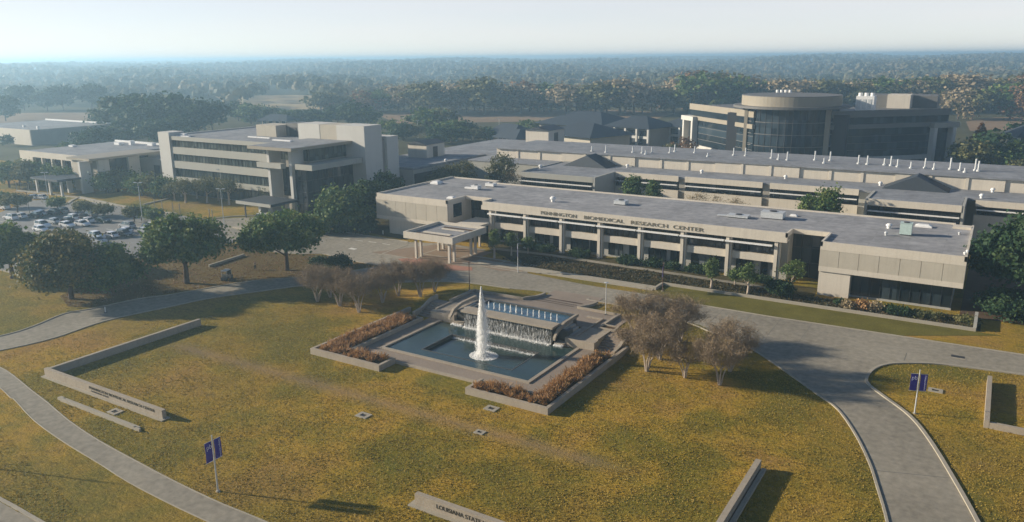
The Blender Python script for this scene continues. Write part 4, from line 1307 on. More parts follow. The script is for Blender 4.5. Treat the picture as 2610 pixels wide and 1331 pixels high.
for k, (x, y) in enumerate(((-285, 158), (-276, 170), (-271, 172), (-262, 174), (-240, 172))):
    r = thing('rooftop_unit', 'white rooftop box on the low far left building, %s from the left' % nth(k), 'rooftop unit', (x, y, 10.0 if k < 4 else 8.62), group='white boxes on the low left roof')
    w, h = ((2.5, .6), (3, .9), (1.4, 1.6), (3, 1.0), (4.5, 3.4))[k]
    setattr(MB().box(-w / 2, w / 2, -.8, .8, .1, h).box(-w / 2 - .06, w / 2 + .06, -.86, .86, h + .002, h + .09).build('housing', M['whitepaint']), 'parent', r)
    setattr(MB().box(-w / 2 + .1, w / 2 - .1, -.7, .7, 0, .1).build('base_frame', M['dark']), 'parent', r)
# ---- warehouse behind it
t = thing('warehouse', 'large flat pale warehouse in the haze at the far left edge', 'building', (-430, 220, 0))
part(t, 'wall', 'cream', (-470, -404.5, 204.2, 205, 0, 7.6))
part(t, 'wall', 'greywall', (-404.48, -403.9, 204.3, 245, 0, 7.5))
part(t, 'roof', 'roof2', (-470, -404.5, 205.02, 247, 7.0, 7.3))
part(t, 'parapet', 'whitepaint', (-470, -404.5, 247.02, 247.6, 7.0, 8.1))
part(t, 'door', 'dark', (-425, -421, 204.1, 204.19, 0, 3.6))
part(t, 'roof_vent', 'whitepaint', (-409, -408, 210, 211, 7.31, 8.9))
part(t, 'roof_vent', 'whitepaint', (-430, -429, 214, 215, 7.31, 8.3))

# ---- round fronted building
t = thing('round_building', 'dark glass five storey building with a round corner drum and two swept wings', 'building', (-66.5, 302, 0))
CX0, CY0 = -66.6, 302.0
def wing(p, q, inward, label):
    """wing front from p to q; inward = unit normal pointing into the building"""
    p, q, nn = Vector(p), Vector(q), Vector(inward)
    d = (q - p).normalized()
    L = (q - p).length
    def slab(name, mat, a, b, f, k, z0, z1):
        s0, s1 = p + d * a, p + d * b
        MB().prism([tuple(s0 + nn * f), tuple(s1 + nn * f), tuple(s1 + nn * k), tuple(s0 + nn * k)] if d.cross(nn) > 0 else [tuple(s1 + nn * f), tuple(s0 + nn * f), tuple(s0 + nn * k), tuple(s1 + nn * k)], z0, z1).build(name, M[mat] if isinstance(mat, str) else mat, t)
    slab('fascia', 'fascia_lit' if label == 'l' else 'fascia', 0, L, 0, .8, 18.3, 20.7)  # left wing takes the sunlit copy, right wing the darker one
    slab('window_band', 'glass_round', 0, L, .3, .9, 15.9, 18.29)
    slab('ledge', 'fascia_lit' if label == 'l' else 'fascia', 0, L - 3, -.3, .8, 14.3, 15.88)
    slab('curtain_wall', 'glass_round', 0, L - 5, .35, .95, 4.2, 14.28)
    for z in (6.6, 9.0, 11.5):
        slab('floor_line', 'fascia', 0, L - 5, .22, .34, z, z + .16)
    slab('base_band', 'white_wall', 0, L - 5, -.1, 1.0, 2.6, 4.18)
    slab('wall', 'greywall', 0, L - .2, 1.0, 27, 2.7, 18.2)
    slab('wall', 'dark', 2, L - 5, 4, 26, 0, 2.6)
    slab('roof', 'fascia', 0, L, .82, 28, 19.4, 19.9)
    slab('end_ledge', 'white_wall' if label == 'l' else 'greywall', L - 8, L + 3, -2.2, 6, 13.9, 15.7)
    for a, w in ((L - 7.4, 1.3), (L + .6, 1.3)):
        slab('pillar', 'white_wall', a, a + w, -2.0, 2.6, 0, 13.88)
    slab('end_wall', 'tan' if label == 'l' else 'glass_round', L - 5.9, L + .5, .6, 2, 0, 13.86)
    for k in range(5):
        slab('pier', 'white_wall', 4 + k * (L - 10) / 5, 4.8 + k * (L - 10) / 5, .2, 1.2, 0, 2.58)
r2 = math.sqrt(.5)
wing((-76.0, 287.4), (-112.6, 324.0), (r2, r2), 'l')
wing((-56.0, 291.5), (-16.5, 331.0), (-r2, r2), 'r')
mb = MB()
n = 64
mb.ring(CX0, CY0, 16.6, 0, 21.6, n=n)
mb.build('curtain_wall', M['glass_round'], t)
mu = MB()
for k in range(44):
    a = 2 * math.pi * k / 44
    x, y = CX0 + 16.68 * math.cos(a), CY0 + 16.68 * math.sin(a)
    mu.tube([(x, y, .3), (x, y, 21.5)], .09, 4)
mu.build('mullion', M['dark'], t)
for z in (4.2, 8.4, 12.6, 16.8):
    MB().ring(CX0, CY0, 16.78, z, z + .22, n=64).build('floor_line', M['fascia'], t)
MB().ring(CX0, CY0, 20.3, 21.62, 22.4, n=72).build('cornice', M['fascia'], t)
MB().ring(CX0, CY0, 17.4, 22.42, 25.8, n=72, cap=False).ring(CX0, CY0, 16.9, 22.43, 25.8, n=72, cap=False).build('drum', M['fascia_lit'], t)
MB().ring(CX0, CY0, 16.88, 22.5, 22.9, n=48).build('drum_roof', M['roof2'], t)
MB().ring(CX0, CY0, 17.42, 25.81, 26.0, n=72).ring(CX0, CY0, 16.8, 25.6, 25.79, n=72).build('drum_coping', M['fascia'], t)
for a, w in ((math.radians(222), 1.2), (math.radians(330), 1.6)):
    x, y = CX0 + 17.2 * math.cos(a), CY0 + 17.2 * math.sin(a)
    MB().box(x - w / 2, x + w / 2, y - w / 2, y + w / 2, 0, 21.6).build('pier', M['fascia_lit'], t)
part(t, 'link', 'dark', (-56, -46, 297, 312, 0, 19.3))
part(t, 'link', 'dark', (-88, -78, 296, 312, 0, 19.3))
part(t, 'penthouse', 'fascia', (-46, -22, 346, 358, 18.2, 24.4))
part(t, 'penthouse', 'cream', (-38.5, -30.5, 336, 345.9, 19.9, 25.0))
r = thing('cooling_tower', 'white louvred cooling unit on the roof right of the round drum', 'cooling tower', (-42.5, 311, 19.9))
setattr(MB().box(-3, 3, -3, 3, .6, 5.6).build('housing', M['whitepaint']), 'parent', r)
for k in range(3):
    setattr(MB().box(-2.6 + k * 1.8, -1.4 + k * 1.8, -3.1, -3.01, 1.2, 4.6).build('louvre', M['metal']), 'parent', r)
    setattr(MB().tube([(-2 + k * 2, 0, 5.6), (-2 + k * 2, 0, 6.7)], .75, 12).build('fan_stack', M['whitepaint']), 'parent', r)
setattr(MB().box(-2.8, 2.8, -2.8, 2.8, 0, .6).build('base_frame', M['metal']), 'parent', r)
r = thing('exhaust_fans', 'row of white exhaust stacks behind the round drum', 'exhaust fans', (-76, 320, 19.9))
for k in range(4):
    setattr(MB().tube([(k * 1.6, 0, 0), (k * 1.6, 0, 7.0)], .6, 10).build('stack', M['whitepaint']), 'parent', r)

# ---- hip roofed pavilions left of the round building
def hip(label, c, w, d, yaw, ze, za, cols=True, body='greywall'):
    r = thing('pavilion', label, 'building', (c[0], c[1], 0), yaw)
    B = lambda mb, nm, m: setattr(mb.build(nm, M[m]), 'parent', r)
    B(MB().box(-w / 2 + 2.2, w / 2 - 2.2, -d / 2 + 2.2, d / 2 - 2.2, 0, ze), 'wall', body)
    rl = max(0, (w - d) / 2 + 2) if w > d else 2
    mb = MB().add([(-w / 2, -d / 2, ze), (w / 2, -d / 2, ze), (w / 2, d / 2, ze), (-w / 2, d / 2, ze), (-rl, 0, za), (rl, 0, za)], [(0, 1, 5, 4), (1, 2, 5), (2, 3, 4, 5), (3, 0, 4), (3, 2, 1, 0)])
    B(mb, 'roof', 'darkroof')
    if cols:
        for k in range(5):
            x = -w / 2 + 1 + (w - 2) * k / 4
            B(MB().box(x - .45, x + .45, -d / 2 + .4, -d / 2 + 1.3, 0, ze - .02), 'column', 'white_wall')
        for z in (2.0, 5.6):
            B(MB().box(-w / 2 + 2.3, w / 2 - 2.3, -d / 2 + 2.05, -d / 2 + 2.19, z, z + 2.4), 'window', 'glass')
        B(MB().box(-w / 2 + 2.3, w / 2 - 2.3, -d / 2 + 1.9, -d / 2 + 2.18, 4.45, 5.55), 'balcony', 'white_wall')
    else:
        for k in range(4):
            x = -w / 2 + 4 + (w - 8) * k / 3
            B(MB().box(x - 1.2, x + 1.2, -d / 2 + 2.1, -d / 2 + 2.19, 2, 5.2), 'window', 'glass')
hip('hip roofed pavilion with white columns just left of the round building', (-141, 340), 27, 24, R(-14), 9, 13.6)
hip('broad dark hip roofed pavilion with plain tan walls, left of the columned one', (-153, 309), 33, 28, R(-20), 7.6, 12.4, False, 'tan')
hip('dark hip roofed pavilion partly hidden behind the two front ones', (-172, 350), 44, 34, R(-14), 8.5, 14.2, False)
hip('small dark hip roof touching the left edge of the round building', (-119, 352), 26, 24, R(-20), 9, 14)
hip('low far dark hip roof in the trees left of the pavilions', (-205, 330), 24, 16, R(-20), 4, 8.5, False)
hip('far dark hip roof left of the pavilions, nearer the flat roof', (-192, 312), 18, 13, R(-20), 4, 8, False)
hip('teal hip roofed house at the right edge behind the trees', (14, 372), 24, 18, R(20), 8.5, 13.5)
hip('small pale roofed building among the dark trees at left', (-372, 333), 22, 14, R(10), 4.5, 8, False, 'cream')
# ---------------------------------------------------------------- trees
def limb_mesh(h, r, spread, seed, n=7, levels=2):
    """tapered trunk with limbs"""
    rs = random.Random(seed)
    mb = MB()
    th = h * .42
    mb.tube([(0, 0, -.2), (r * .3, 0, th * .5), (0, r * .4, th), (0, 0, h * .62)], [r * 1.35, r, r * .8, r * .4], 9)
    for k in range(n):
        a = 2 * math.pi * k / n + rs.uniform(-.3, .3)
        z0 = th * rs.uniform(.6, 1.05)
        L = spread * rs.uniform(.55, .95)
        e = Vector((math.cos(a) * L, math.sin(a) * L, min(h * .9, z0 + h * rs.uniform(.12, .4))))
        m = Vector((math.cos(a) * L * .45, math.sin(a) * L * .45, z0 + (e.z - z0) * .6))
        mb.tube([(0, 0, z0), m, e], [r * .55, r * .35, r * .1], 6)
        for j in range(levels):
            b = a + rs.uniform(-.9, .9)
            mb.tube([m, m + Vector((math.cos(b) * L * .4, math.sin(b) * L * .4, h * rs.uniform(.05, .22)))], [r * .22, r * .06], 5)
    return mb
def crown_points(cx, cz, rx, rz, nclump, per, jitter, squash=1.0, hollow=.45, flat=.35, seed=0):
    """leaf centres gathered in clumps spread through an uneven crown"""
    lob = unit(9)
    amp = rng.uniform(-.22, .30, 9)
    d = unit(nclump)
    d[:, 2] = np.where(d[:, 2] < -flat, -flat * rng.random(nclump), d[:, 2])
    bump = 1 + sum(amp[i] * np.exp(-3.5 * (1 - d @ lob[i])) for i in range(9))
    bump = np.clip(bump, .78, 1.06)
    rad = (hollow + (1 - hollow) * rng.random(nclump) ** .45) * bump
    c = d * rad[:, None] * np.array([rx, rx * squash, rz])
    c[:, 2] += cz
    c[:, 0] += cx
    sz = rng.uniform(.55, 1.35, nclump)
    P = np.repeat(c, per, 0) + rng.normal(size=(nclump * per, 3)) * (jitter * np.repeat(sz, per))[:, None] * np.array([1, 1, .72])
    O = P - np.array([cx, 0, cz])
    O /= np.linalg.norm(O, axis=1)[:, None] + 1e-6
    return P, O
def leafy(name, label, cat, base, h, r, mat, leaf=.26, ncl=80, per=200, jit=.75, low=.22, group=None, trunk_r=None, squash=1.0, bark='bark', hollow=.45, z=None, limbs=7):
    base = Vector((base[0], base[1], gz(base[0], base[1]) if z is None else z))
    t = thing(name, label, cat, base, group=group)
    tr = trunk_r or max(.06, h * .032)
    o = limb_mesh(h, tr, r, random.random(), limbs).build('trunk', M[bark])
    o.parent = t
    cz = h * (1 + low) / 2
    rz = h * (1 - low) / 2 - jit * .95
    cz -= jit * .35
    P, O = crown_points(0, cz, r - jit * .5, rz, ncl, per, jit, squash, hollow)
    P[:, 2] = np.maximum(P[:, 2], .15)
    U, V = axes(len(P), leaf, O, .45)
    c = quads('crown', P, U, V, M[mat])
    c.parent = t
    return t
def from_px(zn, bx, by, topy, w):
    p = gp(zn, bx, by)
    p.z = gz(p.x, p.y)
    p = gp(zn, bx, by, p.z)
    k = pxm(p)
    s = ZT[zn][2]
    lo, hi = p.z, p.z + 40
    for _ in range(40):
        m = (lo + hi) / 2
        v = Vector((p.x, p.y, m)) - CAM
        y = PH / 2 - FPX * v.dot(UP) / v.dot(FWD)
        if y > px(zn, 0, topy)[1]: lo = m
        else: hi = m
    return p, lo - p.z, w * s / k / 2
def tree_px(name, label, zn, bx, by, topy, w, mat, **kw):
    p, h, r = from_px(zn, bx, by, topy, w)
    return leafy(name, label, kw.pop('cat', 'tree'), p, h, r, mat, **kw)
tree_px('oak_tree', 'browning oak with a gold tinted left side, nearest big tree at the left road', 'O', 180, 752, 590, 188, 'leaf_brown', ncl=130, per=210, jit=.85, low=.05, leaf=.24)
tree_px('oak_tree', 'dark green oak merging into the right side of the browning oak', 'O', 285, 742, 610, 132, 'leaf_oak', ncl=95, per=210, jit=.8, low=.04, leaf=.24)
tree_px('oak_tree', 'dark green tree cut off by the left edge of the photo, near the kerb', 'O', 32, 700, 560, 150, 'leaf_oak', ncl=95, per=180, jit=.85, low=.1, leaf=.26)
tree_px('oak_tree', 'yellowish green tree top showing behind the browning oak', 'O', 165, 680, 575, 110, 'leaf_brown', ncl=80, per=180, jit=.8, low=.15, leaf=.26)
tree_px('oak_tree', 'tall dense dark green oak with a clear trunk beside the golf cart', 'O', 470, 713, 529, 192, 'leaf_oak', ncl=125, per=210, jit=.85, low=.14, leaf=.24, hollow=.3)
tree_px('oak_tree', 'wide rounded dark green oak with a bare lower trunk behind the walking person', 'O', 722, 680, 536, 212, 'leaf_oak', ncl=120, per=200, jit=.8, low=.3, leaf=.24, hollow=.5)
leafy('oak_tree', 'large dark tree at the right edge beside the main building', 'tree', (7.2, 147, 0), 15.5, 8.6, 'leaf_dark', ncl=190, per=230, jit=.95, low=.1, leaf=.26)
tree_px('oak_tree', 'dark green tree between the office building and the main building', 'O', 868, 578, 470, 135, 'leaf_oak', ncl=90, per=170, jit=.9, low=.02, leaf=.3)
tree_px('oak_tree', 'dark tree close behind the left end wall of the main building', 'O', 925, 566, 452, 120, 'leaf_dark', ncl=80, per=160, jit=.9, low=.05, leaf=.3)
tree_px('oak_tree', 'smaller dark tree below the white tower of the office building', 'O', 975, 545, 435, 90, 'leaf_dark', ncl=70, per=140, jit=.9, low=.05, leaf=.3)
tree_px('bush', 'bushy dark shrub at the foot of the trees left of the main building', 'O', 815, 582, 535, 90, 'leaf_oak', ncl=40, per=150, jit=.7, low=.0, leaf=.26, cat='shrub')
tree_px('bush', 'low dark hedge bush right beside the left end wall of the main building', 'O', 900, 582, 545, 110, 'leaf_dark', ncl=40, per=150, jit=.7, low=.0, leaf=.26, cat='shrub')
# young trees before the main building
for a in (('slender fresh green young tree on the bank, left of the two pale stemmed ones', 'Z4', 965, 1128, 830, 115, 'leaf_young'), ('fresh green young tree with a pale stem on the bank', 'Z4', 1308, 1180, 875, 150, 'leaf_young'),
          ('thin young tree left of the pale stemmed one, close to the path', 'Z4', 1185, 1100, 915, 95, 'leaf_young'), ('pointed bright green young tree by the dark glass recess at right', 'Z4', 1720, 1110, 835, 215, 'leaf_young'),
          ('thin young tree left of the white canopy end, first of three', 'Z3', 1140, 1172, 870, 95, 'leaf_young'), ('thin young tree between the other two by the canopy', 'Z3', 1300, 1150, 915, 90, 'leaf_young'), ('thin young tree nearest the purple banner by the path', 'Z3', 1455, 1130, 955, 90, 'leaf_young')):
    tree_px('young_tree', a[0], a[1], a[2], a[3], a[4], a[5], a[6], ncl=38, per=48, jit=.42, low=.2, leaf=.13, bark='palebark', hollow=.2, limbs=5)
tree_px('bush', 'big leafy shrub at the foot of the pointed young tree', 'Z4', 1610, 1190, 1030, 240, 'leaf_shrub', ncl=45, per=110, jit=.45, low=0, leaf=.16, cat='shrub')
tree_px('bush', 'rounded dark shrub on the leaf litter right of the wide oak', 'F2', 960, 668, 548, 210, 'leaf_shrub', ncl=45, per=110, jit=.5, low=0, leaf=.17, cat='shrub')
tree_px('bush', 'small dark shrub just left of the rounded one, beside the wide oak', 'F2', 775, 630, 570, 120, 'leaf_shrub', ncl=28, per=90, jit=.4, low=0, leaf=.16, cat='shrub')
k = 0
for zn, x, y, tp, w in (('Z3', 1640, 1110, 1050, 130), ('Z3', 1940, 1150, 1080, 190), ('Z3', 2400, 1215, 1150, 200), ('Z3', 1540, 1080, 1030, 110), ('Z4', 185, 880, 820, 190), ('Z4', 425, 915, 845, 190), ('Z4', 610, 940, 875, 140), ('Z4', 830, 970, 895, 200), ('Z4', 1460, 1060, 1010, 150)):
    tree_px('shrub', 'low dark green shrub below the ground floor windows, %s from the left' % nth((0, 2, 3, 1, 4, 5, 6, 7, 8)[k]), zn, x, y, tp, w, 'leaf_shrub', ncl=22, per=75, jit=.35, low=0, leaf=.15, cat='shrub', group='shrubs below the ground floor windows')
    k += 1
for k, (x, y, tp, w, mt, lab) in enumerate(((830, 1195, 1105, 110, 'leaf_tan', 'golden dry grass clump at the corner of the right end block'), (960, 1205, 1110, 130, 'leaf_gold', 'second golden dry grass clump under the right end block'), (1090, 1215, 1120, 150, 'leaf_tan', 'widest golden dry grass clump under the right end block'),
                                         (1260, 1240, 1165, 150, 'leaf_shrub', 'green shrub right of the golden grass clumps'), (1390, 1260, 1180, 110, 'leaf_shrub', 'dark green upright shrub under the right end block windows'), (1530, 1275, 1215, 170, 'leaf_olive', 'olive shrub in the bed under the right end block'), (1680, 1290, 1235, 150, 'leaf_olive', 'low olive shrub at the right end of the bed'),
                                         (740, 1150, 1095, 80, 'leaf_shrub', 'small dark shrub at the foot of the blank right end wall'), (2000, 1330, 1270, 200, 'leaf_olive', 'brownish ground shrub near the right corner of the bank'))):
    tree_px('shrub', lab, 'Z5', x, y, tp, w, mt, ncl=22, per=75, jit=.32, low=0, leaf=.13, cat='shrub')
# planted bank: low ground cover, too many plants to count
def cover(name, poly, n, h, s, mat, label):
    xs, ys = [p[0] for p in poly], [p[1] for p in poly]
    pts = []
    while len(pts) < n:
        x, y = random.uniform(min(xs), max(xs)), random.uniform(min(ys), max(ys))
        ins = False
        for i in range(len(poly)):
            (x1, y1), (x2, y2) = poly[i], poly[i - 1]
            if (y1 > y) != (y2 > y) and x < (x2 - x1) * (y - y1) / (y2 - y1) + x1:
                ins = not ins
        if ins: pts.append((x, y))
    P = np.array([(x, y, gz(x, y)) for x, y in pts])
    P[:, 2] += .03 + rng.random(n) * h * (1 + np.sin(P[:, 0] * .9) * np.sin(P[:, 1] * 1.3)) * .6
    U, V = axes(n, s)
    return tag(quads(name, P, U, V, M[mat]), label, 'plants', kind='stuff')
cover('ground_cover', [(-48, 130), (1, 130), (1, 135.8), (-3, 136), (-23.5, 134.8), (-30, 135.8), (-62, 136.6), (-76, 136.8), (-84, 131), (-76, 127.6), (-48.4, 127.6)], 9000, .3, .13, 'scrub', 'low brown and green ground cover on the bank before the main building')
cover('leaf_litter', grove, 4500, .06, .11, 'leaf_orange', 'rust coloured fallen leaves under the oaks at left')
leafy('foliage', 'dark hedge mass added as shade right of the end block', 'foliage', (4.6, 140.5, 0), 4.2, 4.4, 'leaf_dark', ncl=70, per=150, jit=.7, low=0, leaf=.2)  # invented dark leaves that deepen the shade beside the building
leafy('foliage', 'low dark hedge added as shade behind the end wall of the bank, at the right edge', 'foliage', (11.5, 138.5, 0), 3.6, 4.5, 'leaf_dark', ncl=70, per=150, jit=.7, low=0, leaf=.2)  # second invented leaf mass, darkening this corner like shade
# courtyard trees between the main roof and the ribbon windows
def seen_at(zn, x, y, Y):                        # ground place under a pixel column at row distance Y
    q = atY(zn, x, y, Y)
    return (q.x, Y, 0), q.z
for zn, x, y, Y, r, mat, lab in (('Z7', 700, 565, 186, 5.5, 'leaf_olive', 'broad olive green tree between the main roof and the left flat roofs'), ('Z7', 560, 620, 184, 4.0, 'leaf_olive', 'lower olive tree left of the broad one behind the main roof'), ('Z7', 1050, 500, 187, 4.6, 'leaf_olive', 'thin yellowish tree before the left end of the clerestory'),
                                 ('Z7', 1150, 640, 178, 4.2, 'leaf_tan', 'tan half bare tree in front of the left ribbon window block'), ('Z4', 230, 40, 180, 2.3, 'leaf_oak', 'green tree before the left ribbon windows, taller of the pair'), ('Z4', 430, 90, 180, 1.6, 'leaf_oak', 'green tree before the left ribbon windows, smaller of the pair'),
                                 ('Z4', 1890, 210, 181, 2.2, 'leaf_oak', 'green tree before the right ribbon windows, smaller of the pair'), ('Z4', 2085, 130, 181, 3.0, 'leaf_oak', 'green tree before the right ribbon windows, taller of the pair'),
                                 ('Z4', 850, 200, 178, 3.0, 'leaf_tan', 'tan bare bush in the courtyard, left of three'), ('Z4', 1040, 215, 178, 3.2, 'leaf_tan', 'tan bare bush in the courtyard, middle of three'), ('Z4', 1220, 245, 178, 3.0, 'leaf_tan', 'tan bare bush in the courtyard, right of three')):
    b, h = seen_at(zn, x, y, Y)
    leafy('courtyard_tree', lab, 'tree', b, max(4, h), r, mat, ncl=55 if mat != 'leaf_tan' else 45, per=70 if mat != 'leaf_tan' else 45, jit=.7, low=.15, leaf=.2 if mat != 'leaf_tan' else .1, hollow=.3)
# sparse trees before the office building
E2 = [(1640, 965, 760), (1745, 985, 730), (1850, 950, 740), (1945, 985, 720), (2050, 965, 730), (2150, 1000, 715), (2230, 945, 730), (2330, 960, 740), (2440, 940, 745), (2090, 925, 740), (1700, 925, 770), (2520, 990, 800)]
for k, (x, y, tp) in enumerate(sorted(E2)):
    tree_px('orchard_tree', 'thin half bare tree before the office building, %s from the left of its row' % nth(k), 'Z1', x, y, tp, 190, 'leaf_olive', ncl=42, per=34, jit=.9, low=.3, leaf=.17, hollow=.15, group='thin trees before the office building', bark='palebark')
E3 = [(20, 800, 600), (90, 840, 590), (190, 820, 570), (270, 850, 575), (370, 830, 585), (450, 850, 620), (540, 830, 640), (620, 860, 650), (1010, 890, 690), (1110, 880, 670), (1220, 870, 670), (1330, 920, 720), (1450, 925, 705), (1540, 940, 740)]
for k, (x, y, tp) in enumerate(E3):
    tree_px('park_tree', 'low dark olive tree before the far left building, %s from the left of its row' % nth(k), 'Z1', x, y, tp, 210, 'leaf_oak' if k % 3 else 'leaf_olive', ncl=50, per=80, jit=1.0, low=.12, leaf=.26, hollow=.25, group='olive trees before the far left building')
for k, (x, y, tp, w) in enumerate(((170, 1095, 885, 250), (545, 1072, 925, 130), (795, 1105, 965, 150), (975, 1115, 995, 190), (1262, 1165, 1010, 150), (1330, 1150, 1005, 140), (1452, 1190, 1035, 150), (30, 1030, 880, 150))):
    tree_px('car_park_tree', ['large olive tree at the left end of the car park', 'small dark round tree by the far corner of the car park', 'small yellowish tree on the car park edge, left of the umbrella shaped one', 'small umbrella shaped yellowish tree in the middle of the car park edge', 'small yellowish green tree left of a lamp post in the car park', 'small dark tree overlapping the yellowish green one at the lamp post', 'small dark tree nearest the tall oak at the car park', 'dark tree at the left edge above the white van'][k],
            'Z1', x, y, tp, w, 'leaf_olive' if k in (0, 2, 3, 4) else 'leaf_oak', ncl=40, per=80, jit=.55, low=.35, leaf=.2, hollow=.3)

# ---- bare crape myrtles: several pale stems, clouds of fine twigs
def bare_variant(seed, h, r):
    rs = random.Random(seed)
    mb, tw = MB(), MB()
    seg = []
    cz, ez = h * .62, h * .38
    for k in range(5):
        a = 2 * math.pi * k / 5 + rs.uniform(-.4, .4)
        lean = rs.uniform(.10, .24)
        p0 = Vector((math.cos(a) * .12, math.sin(a) * .12, -.1))
        p1 = Vector((math.cos(a) * r * lean * .7, math.sin(a) * r * lean * .7, h * .22))
        p2 = Vector((math.cos(a + .3) * r * lean * 1.5, math.sin(a + .3) * r * lean * 1.5, h * .42))
        mb.tube([p0, p1, p2], [.12, .09, .06], 6)
        for j in range(6):
            b = a + rs.uniform(-1.1, 1.1)
            u = rs.uniform(-.55, .95)
            q = math.sqrt(max(0, 1 - u * u)) * rs.uniform(.6, .95)
            e = Vector((math.cos(b) * r * q, math.sin(b) * r * q, cz + ez * u * .9))
            s = p1.lerp(p2, rs.uniform(.45, 1))
            m = s.lerp(e, .5) + Vector((rs.uniform(-.2, .2), rs.uniform(-.2, .2), h * .05))
            tw.tube([s, m, e], [.045, .03, .012], 4, cap=False)
            seg.append((s, m)); seg.append((m, e))
            for i in range(3):
                s2 = m.lerp(e, rs.uniform(0, .8))
                e2 = s2 + Vector((rs.gauss(0, r * .2), rs.gauss(0, r * .2), abs(rs.gauss(0, h * .09))))
                tw.tube([s2, e2], [.022, .009], 3, cap=False)
                seg.append((s2, e2)); seg.append((s2, e2))
    S_ = np.array([s[:] for s, e in seg]); E_ = np.array([e[:] for s, e in seg])
    n = 10500
    i = rng.integers(0, len(seg), n)
    f = rng.uniform(.25, 1.1, n)[:, None]
    P = S_[i] * (1 - f) + E_[i] * f + rng.normal(size=(n, 3)) * np.array([r * .085, r * .085, h * .045])
    d = unit(n)
    d[:, 2] = d[:, 2] * .8 + .35
    o = P - np.array([0, 0, h * .4])
    d += .35 * o / (np.linalg.norm(o, axis=1)[:, None] + .1)
    d /= np.linalg.norm(d, axis=1)[:, None]
    L = rng.uniform(.08, .30, n)[:, None]
    sd = np.cross(d, unit(n)); sd /= np.linalg.norm(sd, axis=1)[:, None]
    keep = (P[:, 2] > h * .24) & (P[:, 2] < h * 1.03)
    return mb, tw, P[keep], (sd * .010)[keep], (d * L)[keep]
BV = [bare_variant(11 + k, 7.0, 4.1) for k in range(3)]
def bare_first(k):
    mb, tw, P, U, V = BV[k]
    a = mb.build('trunk', M['palebark']); b = tw.build('branches', M['twig']); c = quads('twigs', P, U, V, M['twig'])
    return a, b, c
BP = [bare_first(k) for k in range(3)]
used = [False] * 3
def bare(i, x, y, h, rz, label, group):
    k = i % 3
    t = thing('crape_myrtle', label, 'tree', (x, y, gz(x, y)), rz, group)
    t.scale = (h / 7.0 * random.uniform(.95, 1.1),) * 2 + (h / 7.0,)
    for o in BP[k]:
        c = o if not used[k] else o.copy()
        if used[k]: COL.objects.link(c)
        c.parent = t
    used[k] = True
bR = [('F6', 545, 905, 7.3), ('F6', 665, 800, 7.3), ('F6', 905, 968, 5.9), ('F6', 1230, 1035, 6.6), ('F6', 1325, 908, 7.4), ('F6', 420, 660, 7.0), ('F6', 640, 640, 7.2), ('F6', 860, 640, 6.8)]
for i, (zn, x, y, h) in enumerate(bR):
    p = gp(zn, x, y, 0)
    bare(i, p.x, p.y, h, i * 1.3, ['bare pinkish tree nearest the fountain on its right', 'bare tree with two pale stems behind the nearest right one', 'bare low tree in the middle of the right cluster', 'bare tree furthest forward in the right cluster', 'bare tree closest to the curved drive in the right cluster',
         'bare pinkish tree at the back left of the right cluster beside the drive', 'bare tree at the back middle of the right cluster beside the drive', 'bare grey brown tree at the back right of the right cluster beside the drive'][i], 'bare trees right of the fountain')
bL = [('F2', 770, 990, 6.6), ('F2', 980, 1030, 7.0), ('F2', 1160, 1090, 7.2), ('F2', 1380, 1000, 6.6), ('F2', 1530, 935, 6.8), ('F2', 1735, 950, 7.0), ('F2', 1870, 905, 6.4), ('F2', 890, 950, 5.8)]
for i, (zn, x, y, h) in enumerate(bL):
    p = gp(zn, x, y, 0)
    p = gp(zn, x, y, gz(p.x, p.y))
    bare(i + 1, p.x, p.y, h, i * 2.1, ['bare tree at the left end of the left cluster', 'bare pinkish tree second from the left in front of the left cluster', 'bare tree furthest forward in the left cluster', 'bare tree right of the forward one in the left cluster', 'bare dark stemmed tree right of centre in the left cluster',
         'bare tree second from the right in the left cluster, near the canopy', 'bare tree at the right end of the left cluster', 'bare low tree at the back of the left cluster'][i], 'bare trees left of the fountain')

# ---- trees of the park and the wood edges farther off
def far_variant(shape, mat, n=650, leaf=.62, seed=0):
    if shape == 'cone':
        f = rng.random(n) ** .8
        a = rng.uniform(0, 2 * math.pi, n)
        r = (1 - f) * rng.uniform(.35, 1, n) * .42
        P = np.stack([r * np.cos(a), r * np.sin(a), .08 + .92 * f], 1)
        O = np.stack([np.cos(a), np.sin(a), np.full(n, .4)], 1)
    else:
        P, O = crown_points(0, .53, .47, .42, 34, n // 34, .085, 1, .4, .8)
    return P, O
def far_mesh(shape, mat, size, n, leaf):
    P, O = far_variant(shape, mat, n)
    P = P * size
    U, V = axes(len(P), leaf, O / np.linalg.norm(O, axis=1)[:, None], .5)
    c = quads('crown', P, U, V, M[mat])
    mb = MB().tube([(0, 0, -.3), (0, 0, size * .45)], [size * .022, size * .012], 6)
    return mb.build('trunk', M['bark']), c
FV, fused = {}, {}
def far_tree(kind, p, h, label, wide=1.0, group=None, name='distant_tree'):
    if kind not in FV:
        sh, mt, n, lf = {'dark': ('round', 'leaf_dark', 1500, .5), 'oak': ('round', 'leaf_oak', 1500, .5), 'tan': ('round', 'leaf_tan', 1100, .45), 'orange': ('cone', 'leaf_orange', 900, .42), 'rust': ('round', 'leaf_orange', 1100, .48), 'olive': ('round', 'leaf_olive', 1300, .5), 'dark2': ('round', 'leaf_dark', 1500, .55), 'olive2': ('round', 'leaf_olive', 1300, .45)}[kind]
        FV[kind] = far_mesh(sh, mt, 14.0, n, lf)
        fused[kind] = False
    t = thing(name, label, 'tree', (p[0], p[1], 0), random.uniform(0, 6), group)
    s = h / 14.0
    t.scale = (s * wide, s * wide, s)
    for o in FV[kind]:
        c = o if not fused[kind] else o.copy()
        if fused[kind]: COL.objects.link(c)
        c.parent = t
    fused[kind] = True
